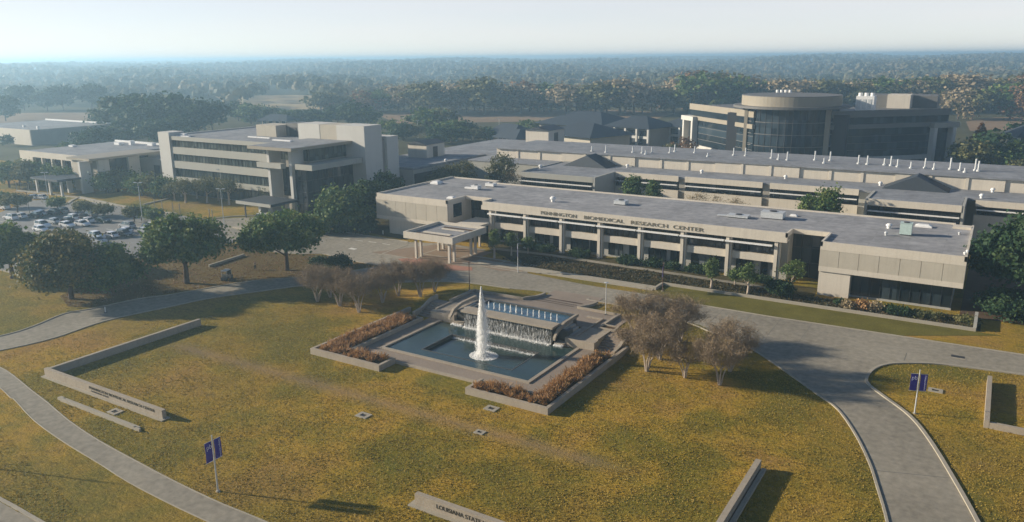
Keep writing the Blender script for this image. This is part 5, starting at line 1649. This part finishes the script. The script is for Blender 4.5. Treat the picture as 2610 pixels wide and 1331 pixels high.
def fpx(ox, by, topy):
    p, h, _ = from_px('O', ox, by, topy, 10)
    return p, h
rowA = [(15, 305, 240), (62, 278, 213), (120, 280, 225), (160, 278, 214), (232, 276, 211)]
for k, (x, b, tp) in enumerate(rowA):
    p, h = fpx(x, b, tp)
    far_tree('dark2', p, h, 'dark tree in the haze at far left, %s from the left edge' % nth(k), 1.1, 'dark hazy trees at far left')
rowB = [(285, 340, 262), (315, 345, 240), (345, 335, 236), (372, 350, 255), (402, 340, 250), (440, 335, 233), (468, 345, 262), (500, 335, 247), (535, 330, 252), (330, 362, 290), (390, 368, 300), (445, 362, 290)]
for k, (x, b, tp) in enumerate(sorted(rowB)):
    p, h = fpx(x, b, tp)
    far_tree(('dark', 'dark2')[k % 2], p, h, 'tall dark evergreen beyond the office building, %s from the left' % nth(k), 1.25, 'dark evergreen mass behind the office building')
rowC = [(600, 305, 254), (632, 312, 258), (660, 312, 270), (690, 315, 268), (722, 316, 274), (755, 318, 276), (790, 318, 272), (820, 318, 276), (850, 315, 265), (893, 318, 255), (925, 318, 268)]
for k, (x, b, tp) in enumerate(rowC):
    p, h = fpx(x, b, tp)
    far_tree(('dark', 'oak', 'dark2')[k % 3], p, h, 'lower dark tree right behind the office roof, %s from the left' % nth(k), 1.35, 'lower row of dark trees behind the office roof')
rowD = [(985, 350, 300), (1015, 355, 308), (1045, 352, 312), (1075, 335, 268), (1105, 335, 270), (1100, 362, 315), (1135, 358, 300), (1165, 355, 302), (1195, 360, 322), (1225, 355, 318), (1260, 352, 322), (1295, 345, 312), (1330, 345, 300)]
for k, (x, b, tp) in enumerate(sorted(rowD)):
    p, h = fpx(x, b, tp)
    far_tree(('oak', 'dark', 'olive')[k % 3], p, h, 'dark green tree beyond the left flat roofs, %s from the left' % nth(k), 1.5, 'dark green trees beyond the left flat roofs')
for k, (x, b, tp, kd, lab) in enumerate(((2410, 300, 215, 'tan', 'pale tan tree right behind the end of the round building'), (2445, 302, 222, 'olive', 'olive tree at the near edge of the far right field'), (2540, 300, 205, 'oak', 'green tree standing in the far right field'), (2575, 304, 215, 'rust', 'rust brown tree at the right edge of the far right field'), (2455, 425, 312, 'orange', 'tall rusty green pointed tree just right of the round building'), (2490, 435, 330, 'dark', 'dark tree right of the rusty pointed one by the round building'), (2530, 440, 352, 'oak', 'dark green tree before the teal roofed house'), (2440, 440, 350, 'olive', 'brownish tree touching the right end of the round building'),
                                      (2560, 452, 400, 'olive', 'yellow green bush tree at the right edge below the teal roofed house'), (2585, 380, 300, 'dark', 'dark tree at the right edge above the teal roofed house'), (1715, 400, 345, 'rust', 'brownish tree at the left end of the round building'), (1690, 405, 360, 'olive', 'olive tree between the pavilions and the round building'), (230, 345, 322, 'oak', 'round bush tree before the warehouse'), (20, 368, 338, 'dark', 'dark bush tree at the left edge before the warehouse'),
                                      (170, 388, 355, 'oak', 'dark tree at the right end of the warehouse'), (225, 385, 325, 'dark', 'dark pointed tree right of the warehouse'), (265, 380, 318, 'dark2', 'dark tree left of the evergreen mass, near the low building'))):
    p, h = fpx(x, b, tp)
    far_tree(kd, p, h, lab, 1.3)
# front row of the wood: individual crowns that can be told apart
prof = [(800, 216), (850, 222), (905, 213), (960, 225), (1010, 208), (1060, 206), (1110, 196), (1160, 198), (1210, 186), (1260, 192), (1310, 205), (1350, 198), (1400, 206), (1450, 208), (1500, 205), (1550, 196), (1585, 186), (1640, 206), (1700, 198), (1760, 178), (1830, 176), (1900, 182), (1960, 188), (2050, 196), (2150, 188), (2240, 196), (2330, 184), (2400, 178), (2480, 190), (2560, 182), (2620, 178)]
kinds = ['olive', 'tan', 'tan', 'olive', 'olive2', 'tan', 'oak', 'orange', 'tan', 'rust']
names = {'oak': 'dark green round tree', 'olive': 'olive round tree', 'tan': 'pale tan tree', 'rust': 'rust brown tree', 'olive2': 'olive green tree', 'orange': 'orange pointed tree'}
cnt = 0
xs_ = np.linspace(805, 2620, 66)
for k, x in enumerate(xs_):
    tp = np.interp(x, [p[0] for p in prof], [p[1] for p in prof])
    kd = kinds[(k * 7 + k // 3) % 10]
    base = 284 + rng.uniform(-6, 5) - max(0, (x - 1700) / 900) * 6
    p, h = fpx(x + rng.uniform(-8, 8), base, tp + rng.uniform(0, 24) + (14 if kd == 'orange' else 0))
    far_tree(kd, p, h, '%s on the wood edge behind the campus, %s from the left' % (names[kd], nth(k)), 1.6 if kd != 'orange' else 1.0, 'trees at the edge of the wood behind the campus')
# the wood beyond: one mass nobody could count
def wood():
    P_, S_ = [], []
    bands = [(-1500, 2900, 640, 900, 1500, 15, 4, 19), (-1500, 2900, 900, 1400, 2600, 15, 5, 20), (-1500, 2900, 1400, 2400, 4600, 19, 5, 25), (-1500, 2900, 2400, 4200, 6000, 26, 7, 27), (-1500, 2900, 4200, 6600, 5200, 40, 9, 26)]
    C_, U_, V_ = [], [], []
    for x0, x1, d0, d1, n, rad, leaf, hmax in bands:
        ox = rng.uniform(x0, x1, n)
        dd = np.sqrt(rng.uniform(d0 ** 2, d1 ** 2, n))
        clear = np.sin(ox * .006 + dd * .004) + np.sin(ox * .013 - dd * .0021)
        for a, dist, cl in zip(ox, dd, clear):
            q = far(a, dist)
            # keep the fields and the near campus open
            if a < 840 and dist < 760 + 120 * math.sin(a * .02): continue
            if a < 560 and dist < 820: continue
            if 840 <= a < 1500 and dist < 690: continue
            if a >= 1500 and dist < 660: continue
            h = hmax * (.74 + .16 * cl + rng.uniform(-.16, .24))
            h = min(h, 29.0)
            m = 26 if dist < 1400 else (14 if dist < 2400 else 8)
            dr = rng.normal(size=(m, 3)); dr /= np.linalg.norm(dr, axis=1)[:, None]
            dr[:, 2] = np.abs(dr[:, 2]) * .9 - .2
            rr_ = rad * rng.uniform(.3, .62)
            P = np.array([q.x, q.y, h * .62 + max(0, hill(q.x, q.y))]) + dr * np.array([rr_, rr_, h * .42]) * rng.uniform(.5, 1, (m, 1))
            u = np.cross(dr, rng.normal(size=(m, 3))); u /= np.linalg.norm(u, axis=1)[:, None] + 1e-6
            v = np.cross(dr, u)
            s = leaf * rng.uniform(.35, .75, (m, 1))
            C_.append(P); U_.append(u * s); V_.append(v * s * .8)
    o = quads('far_wood', np.concatenate(C_), np.concatenate(U_), np.concatenate(V_), M['leaf_far'])
    tag(o, 'hazy autumn wood stretching to the horizon', 'wood', kind='stuff')
wood()

# ---- the lawn's own dry blades, far too many to count
def inpoly(X, Y, poly):
    ins = np.zeros(len(X), bool)
    for i in range(len(poly)):
        (x1, y1), (x2, y2) = poly[i], poly[i - 1]
        if y1 == y2: continue
        c = ((y1 > Y) != (y2 > Y)) & (X < (x2 - x1) * (Y - y1) / (y2 - y1) + x1)
        ins ^= c
    return ins
def lawn_blades():
    n = 320000
    d = 45 + 85 * rng.random(n) ** 1.25
    a = np.radians(rng.uniform(-72, 12, n))
    X, Y = np.sin(a) * d, np.cos(a) * d
    front = inner + inner2 + [(60, -20), (-260, -20)]
    side = [q for q in east[:14]] + [(60, 80), (60, -20), (20, -20)]
    keep = inpoly(X, Y, front) | inpoly(X, Y, side)
    keep &= ~inpoly(X, Y, pl + pr[::-1])
    keep &= ~((X > -79) & (X < -40) & (Y > 72) & (Y < 98))
    keep &= ~((X > -73) & (X < -44) & (Y > 95) & (Y < 118))
    keep &= ~inpoly(X, Y, P2('F4', [(-600, 800), (0, 1110), (380, 1320), (900, 1600), (-600, 1600)]))
    X, Y = X[keep], Y[keep]
    w = rng.random(len(X)) < np.clip(.55 + .35 * np.sin(X * .8 + 1.3 * np.sin(Y * .45)) * np.sin(Y * .7 + X * .23), .15, 1)
    ta, tb = G(430 * 1.0132, 865 * 1.0132), G(1560 * 1.0132, 1180 * 1.0132)
    tl = math.hypot(tb.x - ta.x, tb.y - ta.y)
    off_ = np.abs((X - ta.x) * -(tb.y - ta.y) + (Y - ta.y) * (tb.x - ta.x)) / tl + rng.normal(0, .5, len(X))
    w &= (off_ > 1.0) | (X < ta.x) | (X > tb.x)
    X, Y = X[w], Y[w]
    Z = np.array([gz(x, y) for x, y in zip(X, Y)])
    m = len(X)
    dr = unit(m); dr[:, 2] = np.abs(dr[:, 2]) + .35
    dr /= np.linalg.norm(dr, axis=1)[:, None]
    L = rng.uniform(.03, .085, m)[:, None]
    sd = np.cross(dr, unit(m)); sd /= np.linalg.norm(sd, axis=1)[:, None]
    P = np.stack([X, Y, Z], 1) + dr * L * .9
    tag(quads('grass_blades', P, sd * rng.uniform(.02, .05, (m, 1)), dr * L, M['drygrass']), 'dry straw and olive grass blades over the lawn', 'grass', kind='stuff')
lawn_blades()
# ---------------------------------------------------------------- cars
PAINTS = {'white': paint('white car paint', (.72, .72, .72)), 'silver': paint('silver car paint', (.38, .40, .42), .3), 'black': paint('black car paint', (.012, .014, .016)), 'grey': paint('grey car paint', (.10, .105, .11)), 'blue': paint('dark blue car paint', (.02, .035, .07)), 'green': paint('dark green car paint', (.012, .03, .024))}
def loft(profile_w, mi=0):
    """profile_w: closed side outline [(x, z, halfwidth)] -> a body with sides that lean in"""
    n = len(profile_w)
    vs = [(x, -w, z) for x, z, w in profile_w] + [(x, w, z) for x, z, w in profile_w]
    fs = [(i, (i + 1) % n, n + (i + 1) % n, n + i) for i in range(n)]
    tri = geometry.tessellate_polygon([[Vector((x, z, 0)) for x, z, w in profile_w]])
    for a, b, c in tri:
        fs += [(a, b, c), (n + c, n + b, n + a)]
    return vs, fs
def make_car(kind, col, name, label, group):
    t = thing(name, label, 'car' if kind != 'van' else 'van', group=group)
    L, H, cab0, cab1, hood = {'sedan': (4.7, 1.45, -1.15, 1.75, .92), 'suv': (4.7, 1.75, -.95, 2.2, 1.05), 'minivan': (5.0, 1.8, -1.3, 2.35, 1.05), 'van': (5.9, 2.3, -2.1, 2.85, 1.2)}[kind]
    x0, x1 = -L / 2, L / 2
    low = [(x0, .35, .8), (x0 + .05, .62, .86), (x0 + .25, hood - .18, .86), (cab0 - .15, hood, .88), (cab1, hood + .03, .88), (x1 - .1, hood - .02, .84), (x1, .6, .84), (x1 - .02, .35, .8), (x1 - .35, .24, .78), (x0 + .35, .24, .78)]
    vs, fs = loft(low)
    mb = MB().add(vs, fs)
    rw = .66
    top = [(cab0 + .75, H, rw), (cab0 + .85, H + .03, rw - .08), (cab1 - .6, H + .03, rw - .08), (cab1 - .45, H - .02, rw)]
    rv, rf_ = loft([(cab0 + .7, H - .06, rw + .02), (cab0 + .85, H + .01, rw - .06), (cab1 - .65, H + .01, rw - .06), (cab1 - .42, H - .06, rw + .02)])
    mb.add(rv, rf_)
    b = mb.build('body', PAINTS[col])
    b.parent = t
    gv, gf = loft([(cab0 - .12, hood - .02, .82), (cab0 + .72, H - .055, rw + .01), (cab1 - .43, H - .055, rw + .01), (cab1 + (-.02), hood, .82)])
    g_ = MB().add(gv, gf).build('windows', M['carglass'])
    g_.parent = t
    pil = MB()
    for s_ in (-1, 1):
        for f in ((.42, .48), (.98, 1.0)):
            xa = cab0 + (cab1 - cab0) * f[0]
            pil.add([(xa, s_ * .84, hood), (xa + .1, s_ * .84, hood), (xa + .1, s_ * (rw + .03), H - .05), (xa, s_ * (rw + .03), H - .05)], [(0, 1, 2, 3)])
    pil.build('pillars', PAINTS[col]).parent = t
    for sx in (x0 + .9, x1 - .95):
        for s_ in (-1, 1):
            wv_ = MB().tube([(sx, s_ * .9, .33), (sx, s_ * .68, .33)], .34, 16).build('wheel', M['tyre'])
            wv_.parent = t
            rv_ = MB().tube([(sx, s_ * .905, .33), (sx, s_ * .89, .33)], .2, 12).build('rim', M['rim'])
            rv_.parent = wv_
    for s_ in (-1, 1):
        MB().box(x0 - .01, x0 + .12, s_ * .62 - .16, s_ * .62 + .16, .62, .76).build('headlight', M['lamp']).parent = t
        MB().box(x1 - .1, x1 + .012, s_ * .66 - .12, s_ * .66 + .12, .66, .86).build('tail_light', M['redlens']).parent = t
    return t
M['redlens'] = plain('red lens', (.25, .015, .012), .3)
cars = [(150, 430, 'suv', 'white', 0, 'white estate car at the left end of the back row'), (262, 412, 'sedan', 'white', 0, 'white car partly behind a black one in the back row'), (345, 428, 'suv', 'black', 0, 'black car left of centre in the back row'), (432, 388, 'sedan', 'white', 0, 'white car showing only its bonnet in the back row'),
        (520, 398, 'suv', 'blue', 0, 'dark blue car in the back row next to a silver one'), (650, 375, 'suv', 'silver', 0, 'silver car at the right end of the back row'), (590, 535, 'suv', 'white', 1, 'white car nearest the browning oak in the middle row'), (560, 590, 'sedan', 'white', 1, 'white car half hidden by the browning oak'),
        (730, 480, 'sedan', 'silver', 0, 'silver car behind a black one in the middle row'), (805, 490, 'sedan', 'black', 0, 'black car left of centre in the middle row'), (880, 455, 'suv', 'white', 0, 'white car in the middle row left of a dark one'), (955, 450, 'sedan', 'grey', 0, 'dark grey car in the middle row'), (1065, 425, 'suv', 'silver', 0, 'silver car at the back of the middle row'),
        (920, 530, 'sedan', 'white', 1, 'white low car at the front of the middle row'), (1130, 515, 'sedan', 'white', 1, 'white saloon at the front right of the middle row'), (1195, 470, 'sedan', 'white', 0, 'white car beside the dark green one'), (1300, 488, 'sedan', 'green', 1, 'dark green car at the right end of the middle row'),
        (1740, 545, 'minivan', 'silver', 0, 'silver people carrier at the back of the right row'), (1330, 690, 'suv', 'white', 1, 'white car at the left end of the right row'), (1345, 745, 'sedan', 'silver', 1, 'silver blue car in front of the white one at the left of the right row'), (1430, 690, 'sedan', 'white', 0, 'white car left of a black one in the right row'), (1565, 690, 'suv', 'black', 1, 'black car in the middle of the right row'),
        (1610, 630, 'sedan', 'white', 0, 'white car behind the silver blue one in the right row'), (1720, 672, 'sedan', 'silver', 1, 'silver blue car in the middle of the right row'), (1830, 625, 'suv', 'black', 1, 'black car right of the silver blue one'), (1760, 600, 'sedan', 'white', 0, 'white car under the people carrier in the right row'), (1915, 590, 'sedan', 'white', 0, 'white bonneted car near the right end of the right row'), (1995, 600, 'sedan', 'grey', 1, 'dark grey car at the right end of the right row')]
cars = [c for c in cars if 'partly behind' not in c[5] or True]
protos = {}
placed = []
for x, y, kind, col, flip, lab in cars:
    p = gp('C0', x, y)
    # keep neighbours apart: slide along the bay rows
    for q in placed:
        if abs(q.x - p.x) < 5.0 and abs(q.y - p.y) < 2.25:
            p.y = q.y + (2.35 if p.y >= q.y else -2.35)
    for q in placed:
        if abs(q.x - p.x) < 5.0 and abs(q.y - p.y) < 2.1:
            p.x = q.x + (5.3 if p.x >= q.x else -5.3)
    placed.append(p.copy())
    key = (kind, col)
    if key not in protos:
        protos[key] = t = make_car(kind, col, 'parked_car', lab, 'cars in the car park')
    else:
        t = copy_tree(protos[key])
        t['label'] = lab
    t.location = (p.x, p.y, .03)
    t.rotation_euler = (0, 0, (math.pi if flip else 0) + random.uniform(-.04, .04))
p = gp('Z2', 1075, 1135)
t = make_car('van', 'white', 'delivery_van', 'white van parked under the porch of the office building', None); t.location = (p.x, p.y, .03); t.rotation_euler = (0, 0, R(12))
p = gp('C0', 35, 285)
t = make_car('van', 'white', 'delivery_van', 'white van at the left edge of the car park', None); t.location = (p.x, p.y, .03)
p = gp('C0', 560, 150)
t = make_car('sedan', 'white', 'parked_car', 'pale car standing alone at the far side of the car park', None); t.location = (p.x, p.y, .03); t.rotation_euler = (0, 0, R(10))
p = gp('C0', 450, 145)
t = make_car('sedan', 'silver', 'parked_car', 'silver car left of the pale one at the far side of the car park', None); t.location = (p.x, p.y, .03); t.rotation_euler = (0, 0, R(10))

# golf cart
p = gp('Z8', 2130, 858)
t = thing('golf_cart', 'small dark golf cart with a white roof on the leaf litter', 'golf cart', (p.x, p.y, 0), R(-70))
def lp(mb, nm, m, par=None, sm=False):
    o = mb.build(nm, M[m] if isinstance(m, str) else m, None, sm); o.parent = par or t; return o
vs, fs = loft([(-1.25, .3, .55), (-1.2, .75, .55), (-.75, .85, .55), (-.55, .4, .55), (.2, .4, .55), (.3, .72, .55), (1.2, .75, .55), (1.25, .3, .55)])
lp(MB().add(vs, fs), 'body', 'dark')
lp(MB().box(-.05, .5, -.55, .55, .74, .86), 'seat', 'tancloth'); lp(MB().box(.5, .62, -.55, .55, .8, 1.25), 'backrest', 'tancloth')
vs, fs = loft([(-.85, 1.85, .58), (-.8, 1.93, .6), (.9, 1.95, .6), (.95, 1.86, .58)])
lp(MB().add(vs, fs), 'roof', 'whitepaint')
for x, z in ((-.8, .8), (.85, .75)):
    for y in (-.52, .52):
        lp(MB().tube([(x, y, z), (x * .95, y, 1.86)], .025, 6), 'post', 'metal')
lp(MB().add([(-.9, -.5, .85), (-.9, .5, .85), (-.78, .5, 1.8), (-.78, -.5, 1.8)], [(0, 1, 2, 3)]), 'windscreen', 'carglass')
lp(MB().tube([(-.62, -.25, 1.05), (-.45, -.25, 1.15)], .15, 10), 'steering_wheel', 'tyre')
for x in (-.85, .85):
    for y in (-.5, .5):
        lp(MB().tube([(x, y - .1, .24), (x, y + .1, .24)], .24, 12), 'wheel', 'tyre')

# walking person, one skin surface with clothes over it
p = gp('Z8', 2395, 765)
t = thing('person', 'person walking on the leaf litter in a tan top and dark trousers', 'person', (p.x, p.y, 0), R(150))
def skinned(name, joints, edges, mat, root=0):
    me = bpy.data.meshes.new(name)
    me.from_pydata([j[:3] for j in joints], edges, [])
    o = bpy.data.objects.new(name, me)
    COL.objects.link(o)
    md = o.modifiers.new('skin', 'SKIN')
    sv = me.skin_vertices[0].data
    for i, j in enumerate(joints):
        sv[i].radius = (j[3], j[3] if len(j) < 5 else j[4])
        sv[i].use_root = i == root
    ss = o.modifiers.new('sub', 'SUBSURF'); ss.levels = 1; ss.render_levels = 1
    dg = bpy.context.evaluated_depsgraph_get()
    m2 = bpy.data.meshes.new_from_object(o.evaluated_get(dg))
    m2.materials.clear(); m2.materials.append(M[mat])
    bpy.data.objects.remove(o)
    r = bpy.data.objects.new(name, m2); COL.objects.link(r); r.parent = t
    return r
BJ = [(0, 0, .95, .15, .11), (0, 0, 1.18, .14, .1), (0, .0, 1.40, .17, .1), (0, 0, 1.50, .06), (.02, 0, 1.60, .095), (.02, 0, 1.72, .09),
      (0, .2, 1.40, .06), (-.1, .25, 1.13, .045), (.08, .26, .9, .035), (.13, .26, .8, .03),
      (0, -.2, 1.40, .06), (.12, -.25, 1.15, .045), (-.02, -.26, .92, .035), (-.06, -.26, .82, .03),
      (.0, .1, .88, .1), (.2, .1, .5, .07), (.1, .1, .09, .045), (.28, .1, .05, .04),
      (.0, -.1, .88, .1), (-.06, -.1, .48, .07), (-.36, -.1, .16, .045), (-.24, -.1, .06, .04)]
BE = [(0, 1), (1, 2), (2, 3), (3, 4), (4, 5), (2, 6), (6, 7), (7, 8), (8, 9), (2, 10), (10, 11), (11, 12), (12, 13), (0, 14), (14, 15), (15, 16), (16, 17), (0, 18), (18, 19), (19, 20), (20, 21)]
skinned('body', BJ, BE, 'skin')
up_ = [(x, y, z, r[0] + .022, (r[1] if len(r) > 1 else r[0]) + .022) for x, y, z, *r in [BJ[0], BJ[1], BJ[2], BJ[6], BJ[7], BJ[8], BJ[10], BJ[11], BJ[12]]]
skinned('shirt', up_, [(0, 1), (1, 2), (2, 3), (3, 4), (4, 5), (2, 6), (6, 7), (7, 8)], 'tancloth')
lo_ = [(x, y, z, r[0] + .02, (r[1] if len(r) > 1 else r[0]) + .02) for x, y, z, *r in [BJ[0], BJ[14], BJ[15], BJ[16], BJ[18], BJ[19], BJ[20]]]
skinned('trousers', lo_, [(0, 1), (1, 2), (2, 3), (0, 4), (4, 5), (5, 6)], 'navycloth')
skinned('shoe', [(.08, .1, .05, .055), (.3, .1, .045, .05)], [(0, 1)], 'dark')
skinned('shoe', [(-.38, -.1, .12, .055), (-.22, -.1, .05, .05)], [(0, 1)], 'dark')
skinned('hair', [(-.01, 0, 1.68, .1), (-.02, 0, 1.76, .09)], [(0, 1)], 'hair')
for sy in (-1, 1):
    for f in range(5):
        b = BJ[9] if sy > 0 else BJ[13]
        lp(MB().tube([(b[0] + .012 * (f - 2), b[1], b[2]), (b[0] + .014 * (f - 2) + .02, b[1] - sy * .01, b[2] - .06), (b[0] + .014 * (f - 2) + .035, b[1] - sy * .03, b[2] - (.07, .1, .11, .1, .08)[f])], [.011, .009, .006], 5), 'finger', 'skin')
lp(MB().tube([(.1, 0, 1.63), (.135, 0, 1.62)], [.02, .01], 6), 'nose', 'skin')

# ---------------------------------------------------------------- poles, banners, lamps
def banner_pole(p, h, label, big=True, rz=0.0, pole='metal'):
    t = thing('banner_pole', label, 'banner pole', (p[0], p[1], gz(p[0], p[1])), rz)
    B = lambda mb, nm, m: setattr(mb.build(nm, M[m]), 'parent', t)
    B(MB().tube([(0, 0, 0), (0, 0, h)], [.085, .06], 10), 'pole', pole)
    B(MB().tube([(0, 0, 0), (0, 0, .12)], [.22, .18], 12), 'base', 'kerb')
    bw, bh = .74, 2.0
    zt = h - .55
    for sgn, dz in ((-1, -.0), (1, .0)):
        xa, xb = sorted((sgn * .14, sgn * (.14 + bw)))
        bn = MB()
        n = 8
        for k in range(n):                        # cloth with a slight belly
            z0, z1 = zt - bh * k / n + dz, zt - bh * (k + 1) / n + dz
            y0, y1 = .06 * math.sin(math.pi * k / n), .06 * math.sin(math.pi * (k + 1) / n)
            bn.add([(xa, -y1, z1), (xb, -y1, z1), (xb, -y0, z0), (xa, -y0, z0), (xa, -y1 + .02, z1), (xb, -y1 + .02, z1), (xb, -y0 + .02, z0), (xa, -y0 + .02, z0)], [(0, 1, 2, 3), (5, 4, 7, 6), (1, 5, 6, 2), (4, 0, 3, 7)])
        o = bn.build('banner', M['purple']); o.parent = t
        for z in (zt + .03, zt - bh - .03):
            B(MB().tube([(0, 0, z), (sgn * (.2 + bw), 0, z)], .022, 6), 'bracket', pole)
        if sgn < 0:
            l = lettering('pb', .56, .6, M['bannerwhite'], 'lettering', o, (xa + .13, -.085, zt - .8), .02, 'local')
        else:
            l = lettering('Pennington Biomedical', 1.8, .2, M['bannerwhite'], 'lettering', o, (xb - .32, -.085, zt - .1), .02, 'down')
    return t
p = gp('F4', 2207, 1003)
banner_pole(p, 5.9, 'pale pole with two purple banners on the lawn at lower left', True, R(90))
p = gp('F7', 1740, 462)
banner_pole(p, 5.4, 'pale pole with two purple banners beside the curved drive on the right', True, R(20))
p = gp('Z3', 1362, 1305)
banner_pole(p, 5.7, 'pole with purple banners on the paved corner by the canopy', True, R(-60))
p = gp('Z4', 510, 1150)
banner_pole(p, 5.2, 'dark pole with a purple banner at the end of the long step', True, R(-75), 'rust')
# the poles just outside the frame whose shadows fall into it
banner_pole((-84.5, 32.4, 0), 5.9, 'banner pole just outside the left edge of the frame', True, R(20))
def lamp_post(p, h, label, pole='metal', arm=0.0, yaw=0.0):
    t = thing('lamp_post', label, 'lamp post', (p[0], p[1], gz(p[0], p[1])), yaw)
    B = lambda mb, nm, m: setattr(mb.build(nm, M[m]), 'parent', t)
    B(MB().tube([(0, 0, 0), (0, 0, h)], [.1 if h > 8 else .07, .06], 10), 'pole', pole)
    B(MB().box(-.2, .2, -.2, .2, 0, .25), 'base', 'kerb')
    if arm:
        for s_ in (-1, 1):
            B(MB().tube([(0, 0, h - .15), (s_ * arm, 0, h - .02)], .04, 6), 'arm', pole)
            B(MB().box(s_ * arm - .35, s_ * arm + .35, -.2, .2, h - .08, h + .1), 'lamp_head', 'metal')
    else:
        B(MB().tube([(0, 0, h), (0, 0, h + .06), (0, 0, h + .12)], [.3, .34, .1], 12), 'lamp_head', pole)
    return t
for zn, x, y, h, lab, c, arm in (('F2', 2198, 945, 5.1, 'slim dark red lamp post on the grass left of the terrace', 'rust', 0), ('F1', 2398, 380, 5.2, 'slim grey lamp post by the right end of the terrace', 'metal', 0),
                                 ('Z1', 1345, 1205, 11, 'tall lamp post beside the small yellowish trees in the car park', 'metal', .7), ('Z1', 475, 1070, 10.9, 'tall lamp post at the far left of the car park', 'metal', .7), ('Z1', 2112, 1280, 10.9, 'tall lamp post right of the tall dark oak', 'metal', .7), ('Z1', 280, 1090, 6, 'short dark post at the back row of the car park', 'dark', 0),
                                 ('Z2', 665, 905, 9.0, 'lamp post before the thin trees of the office building', 'metal', .6)):
    lamp_post(gp(zn, x, y), h, lab, c, arm, .4)
for zn, x, y, h, lab in (('Z7', 372, 395, 9, 'distant white lamp post above the left flat roof'), ('Z7', 625, 370, 9, 'thin distant white pole among the dark trees'), ('Z7', 802, 412, 9, 'distant white lamp post with a cross arm beyond the flat roofs'), ('Z7', 1038, 395, 10, 'distant slim pole right of the lamp post with a cross arm')):
    lamp_post(gp(zn, x, y), h, lab, 'whitepaint', .6, .3)
p = gp('Z8', 990, 1168)
t = thing('road_post', 'single short white marker post standing on the left drive', 'post', (p.x, p.y, .02))
MB().tube([(p.x, p.y, .02), (p.x, p.y, 1.0)], .08, 8).build('post', M['whitepaint'], t)
MB().tube([(p.x, p.y, .02), (p.x, p.y, .1)], .2, 10).build('base', M['dark'], t)
for k, (x, y) in enumerate(((1035, 300), (1142, 330), (1265, 345), (1385, 360))):
    p = gp('F2', x, y)
    t = thing('bollard_light', 'small white bollard in the shaded verge left of the main building, %s from the left' % nth(k), 'bollard', (p.x, p.y, 0), group='white bollards left of the main building')
    MB().tube([(p.x, p.y, 0), (p.x, p.y, .75)], .1, 8).build('post', M['whitepaint'], t)
    MB().tube([(p.x, p.y, .76), (p.x, p.y, .95)], [.16, .1], 8).build('cap', M['whitepaint'], t)
for k, (x, y) in enumerate(((160, 870), (200, 860), (275, 880), (1455, 1040), (1525, 1055), (1625, 1075), (1690, 1085), (1970, 1140), (1995, 1145))):
    p = gp('Z1', x, y)
    t = thing('path_post', 'thin pale post along the path by the car park, %s from the left' % nth(k), 'post', (p.x, p.y, 0), group='thin pale posts by the car park')
    MB().tube([(p.x, p.y, 0), (p.x, p.y, 2.6)], .11, 8).build('post', M['kerb'], t)
    MB().tube([(p.x, p.y, 2.6), (p.x, p.y, 2.75)], [.17, .12], 8).build('cap', M['kerb'], t)

# ---------------------------------------------------------------- haze
m = bpy.data.materials.new('haze')
m.use_nodes = True
n = m.node_tree
n.nodes.clear()
pv = n.nodes.new('ShaderNodeVolumePrincipled')
pv.inputs['Color'].default_value = (.50, .78, 1.0, 1)
pv.inputs['Density'].default_value = .00048
pv.inputs['Density Attribute'].default_value = ''
pv.inputs['Temperature Attribute'].default_value = ''
pv.inputs['Color Attribute'].default_value = ''
pv.inputs['Anisotropy'].default_value = .45
oo = n.nodes.new('ShaderNodeOutputMaterial')
n.links.new(pv.outputs[0], oo.inputs['Volume'])
m.cycles.homogeneous_volume = True
hz = MB().box(-9200, 9200, -1700, 10200, -2.2, 52.0).build('haze', m)
tag(hz, 'thin bluish morning haze over the whole campus', 'haze', kind='stuff')
